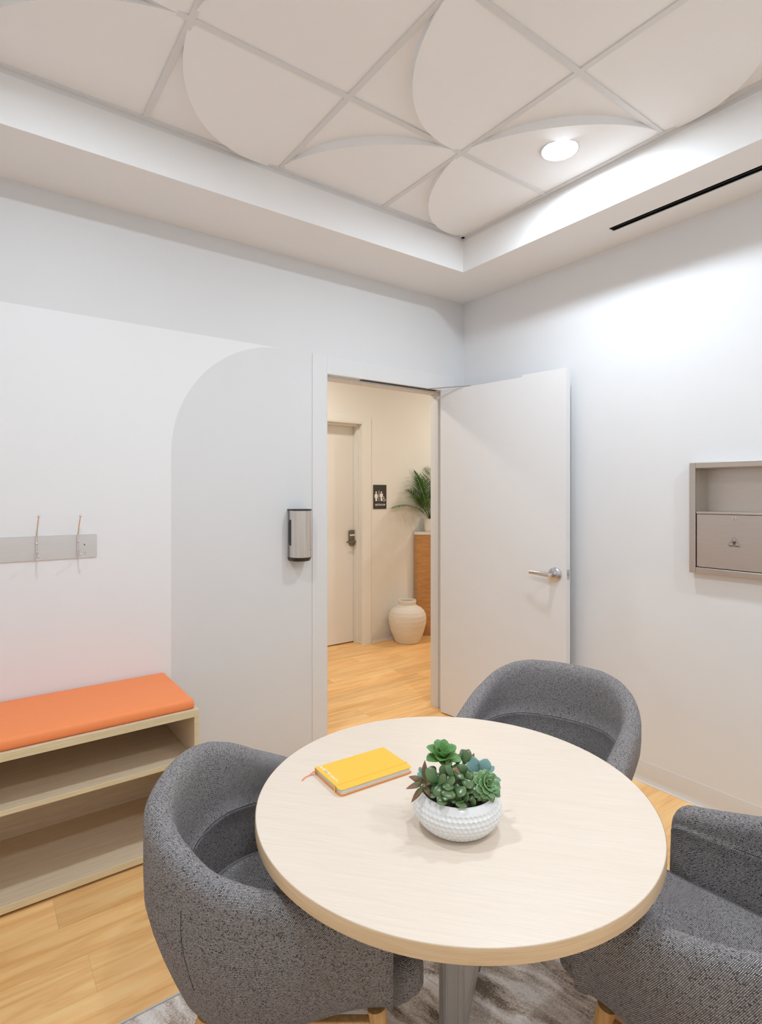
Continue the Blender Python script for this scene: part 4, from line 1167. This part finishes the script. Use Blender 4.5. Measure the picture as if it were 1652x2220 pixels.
# ribbed floor vase
vz=[(.118,.0),(.124,.004),(.130,.02)]
VX,VY=.735,1.565
prof=[]
Hn=.385
def vr(t):
    # body: base .125 -> belly .19 at 60% -> shoulder -> neck .083
    pts=[(0,.124),(.12,.143),(.3,.168),(.5,.187),(.62,.191),(.74,.186),(.84,.168),(.91,.140),(.96,.108),(1.0,.088)]
    for a,b in zip(pts,pts[1:]):
        if t<=b[0]:
            u=(t-a[0])/(b[0]-a[0]); return lerp(a[1],b[1],u)
    return .088
NB_=230
prof.append((.118,.0005))
for k in range(NB_+1):
    t=k/NB_; rib=.0026*abs(math.sin(PI*t*27))**.7*sm(.0,.03,t)*(1-sm(.90,.95,t))
    prof.append((vr(t)-.002+rib, .003+Hn*t*.97))
zN=prof[-1][1]
prof += [(.0845,zN+.004),(.087,zN+.010),(.089,zN+.028),(.090,zN+.040),(.087,zN+.046),(.080,zN+.046),(.0765,zN+.040),(.076,zN+.010),(.10,zN-.03),(.11,zN-.08),(.10,zN-.2)]
va=MB(); va.lathe(prof,72,Matrix.Translation((VX,VY-.02,0)),cap1=True)
tag(va.build('floor_vase', M['vase_clay'], autos=50), 'large cream ribbed vase standing on the corridor floor', 'vase')

# reception desk
DK=empty('reception_desk', (1.6,1.5,0), label='oak fronted counter with a white top in the corridor beyond the vase', cat='desk')
def dpoly(o): return [(.965-o-1.6,HY-.018-1.5),(.965-o-1.6,1.66-o*.6-1.5),(1.55-o*.3-1.6,1.25-o-1.5),(2.5-1.6,1.25-o-1.5),(2.5-1.6,HY-.018-1.5)]
a=MB(); a.prism(dpoly(0),.0005,1.025); a.build('body', M['desk_wood'], DK)
a=MB(); a.prism(dpoly(-.004),1.0255,1.0595); a.build('reveal_strip', M['desk_wood'], DK)
a=MB(); a.prism(dpoly(.004),1.06,1.09); a.build('countertop', M['quartz'], DK, bevel=.002)

# potted palm on the desk
QX,QY,QZ=1.120,1.622,1.0905
PP=empty('potted_palm', (QX,QY,QZ), label='green palm in a white pot on the oak counter', cat='potted plant')
a=MB(); a.lathe([(.058,0),(.064,.006),(.069,.03),(.073,.085),(.074,.138),(.070,.138),(.068,.118)],40,cap1=True); a.build('pot', M['pot_white'], PP, autos=40)
fr_=Leaves(); st=MB()
rnd=random.Random(3)
fronds=[(180,64,.50,.45),(160,74,.58,.3),(205,48,.46,.75),(230,60,.46,.5),(120,70,.56,.35),(270,60,.44,.6),(90,80,.62,.15),(40,60,.5,.5),(0,66,.54,.4),(320,58,.46,.6),(190,78,.6,.2),(60,74,.58,.3),(240,78,.52,.25),(140,56,.46,.55)]
for az,el,L,dr_ in fronds:
    d0=dirv(az,el); side=dirv(az+90,0); pts=[]
    for k in range(13):
        t=k/12; hor=dirv(az,0)
        p=Vector((0,0,.11))+d0*(L*t)+hor*(dr_*L*.45*t*t)-Uv*(dr_*L*.55*t*t*t)
        p.y=min(p.y,HY-.02-QY); pts.append(p)
    st.tube(pts,[lerp(.004,.0012,k/12) for k in range(13)],6)
    for k in range(3,12):
        for half in (0,.5):
            t=(k+half)/12
            if t>=1: continue
            i=int(t*12); f=t*12-i; p=pts[i].lerp(pts[min(i+1,12)],f); tg=(pts[min(i+1,12)]-pts[max(i-1,0)]).normalized()
            ll=L*.36*math.sin(PI*min(1,.12+t*.86))**.7+.02
            for s in (-1,1):
                dd=(tg*.75+side*s*.8-Uv*.12+Vector((rnd.uniform(-.08,.08),rnd.uniform(-.08,.08),rnd.uniform(-.08,.08)))).normalized()
                fr_.leaf(p,dd,ll,.0115,.08,.12,.1,'pointed',nl=5,nw_=2)
    fr_.leaf(pts[-1],(pts[-1]-pts[-2]),.05,.012,.08,.1,.1,'pointed',nl=5,nw_=2)
fr_.keep_front(HY-.012-QY); fr_.done('fronds', M['palm'], PP)
st.build('stems', M['stem'], PP, smooth=True)

# ------------------------------------------------------------------ camera and output look
cam=bpy.data.cameras.new('camera'); co=bpy.data.objects.new('camera',cam); C.objects.link(co)
co.location=(-2.8274,-2.8653,1.5); co.rotation_euler=(PI/2,0,-.63195)
cam.sensor_fit='HORIZONTAL'; cam.sensor_width=36; cam.lens=1216.9/1652*36
cam.shift_x=0.0004; cam.shift_y=-(1110-1068.53)/1652; cam.clip_start=.02
S.camera=co
w=bpy.data.worlds.new('world'); S.world=w; w.use_nodes=True
w.node_tree.nodes['Background'].inputs['Color'].default_value=(.02,.02,.02,1); w.node_tree.nodes['Background'].inputs['Strength'].default_value=1
S.view_settings.view_transform='Standard'; S.view_settings.look='None'; S.view_settings.gamma=1
S.view_settings.use_curve_mapping=False; S.view_settings.exposure=0.27
S.cycles.max_bounces=8; S.cycles.diffuse_bounces=5; S.cycles.glossy_bounces=3
S.cycles.use_adaptive_sampling=True; S.cycles.adaptive_threshold=.04
S.cycles.sample_clamp_indirect=6
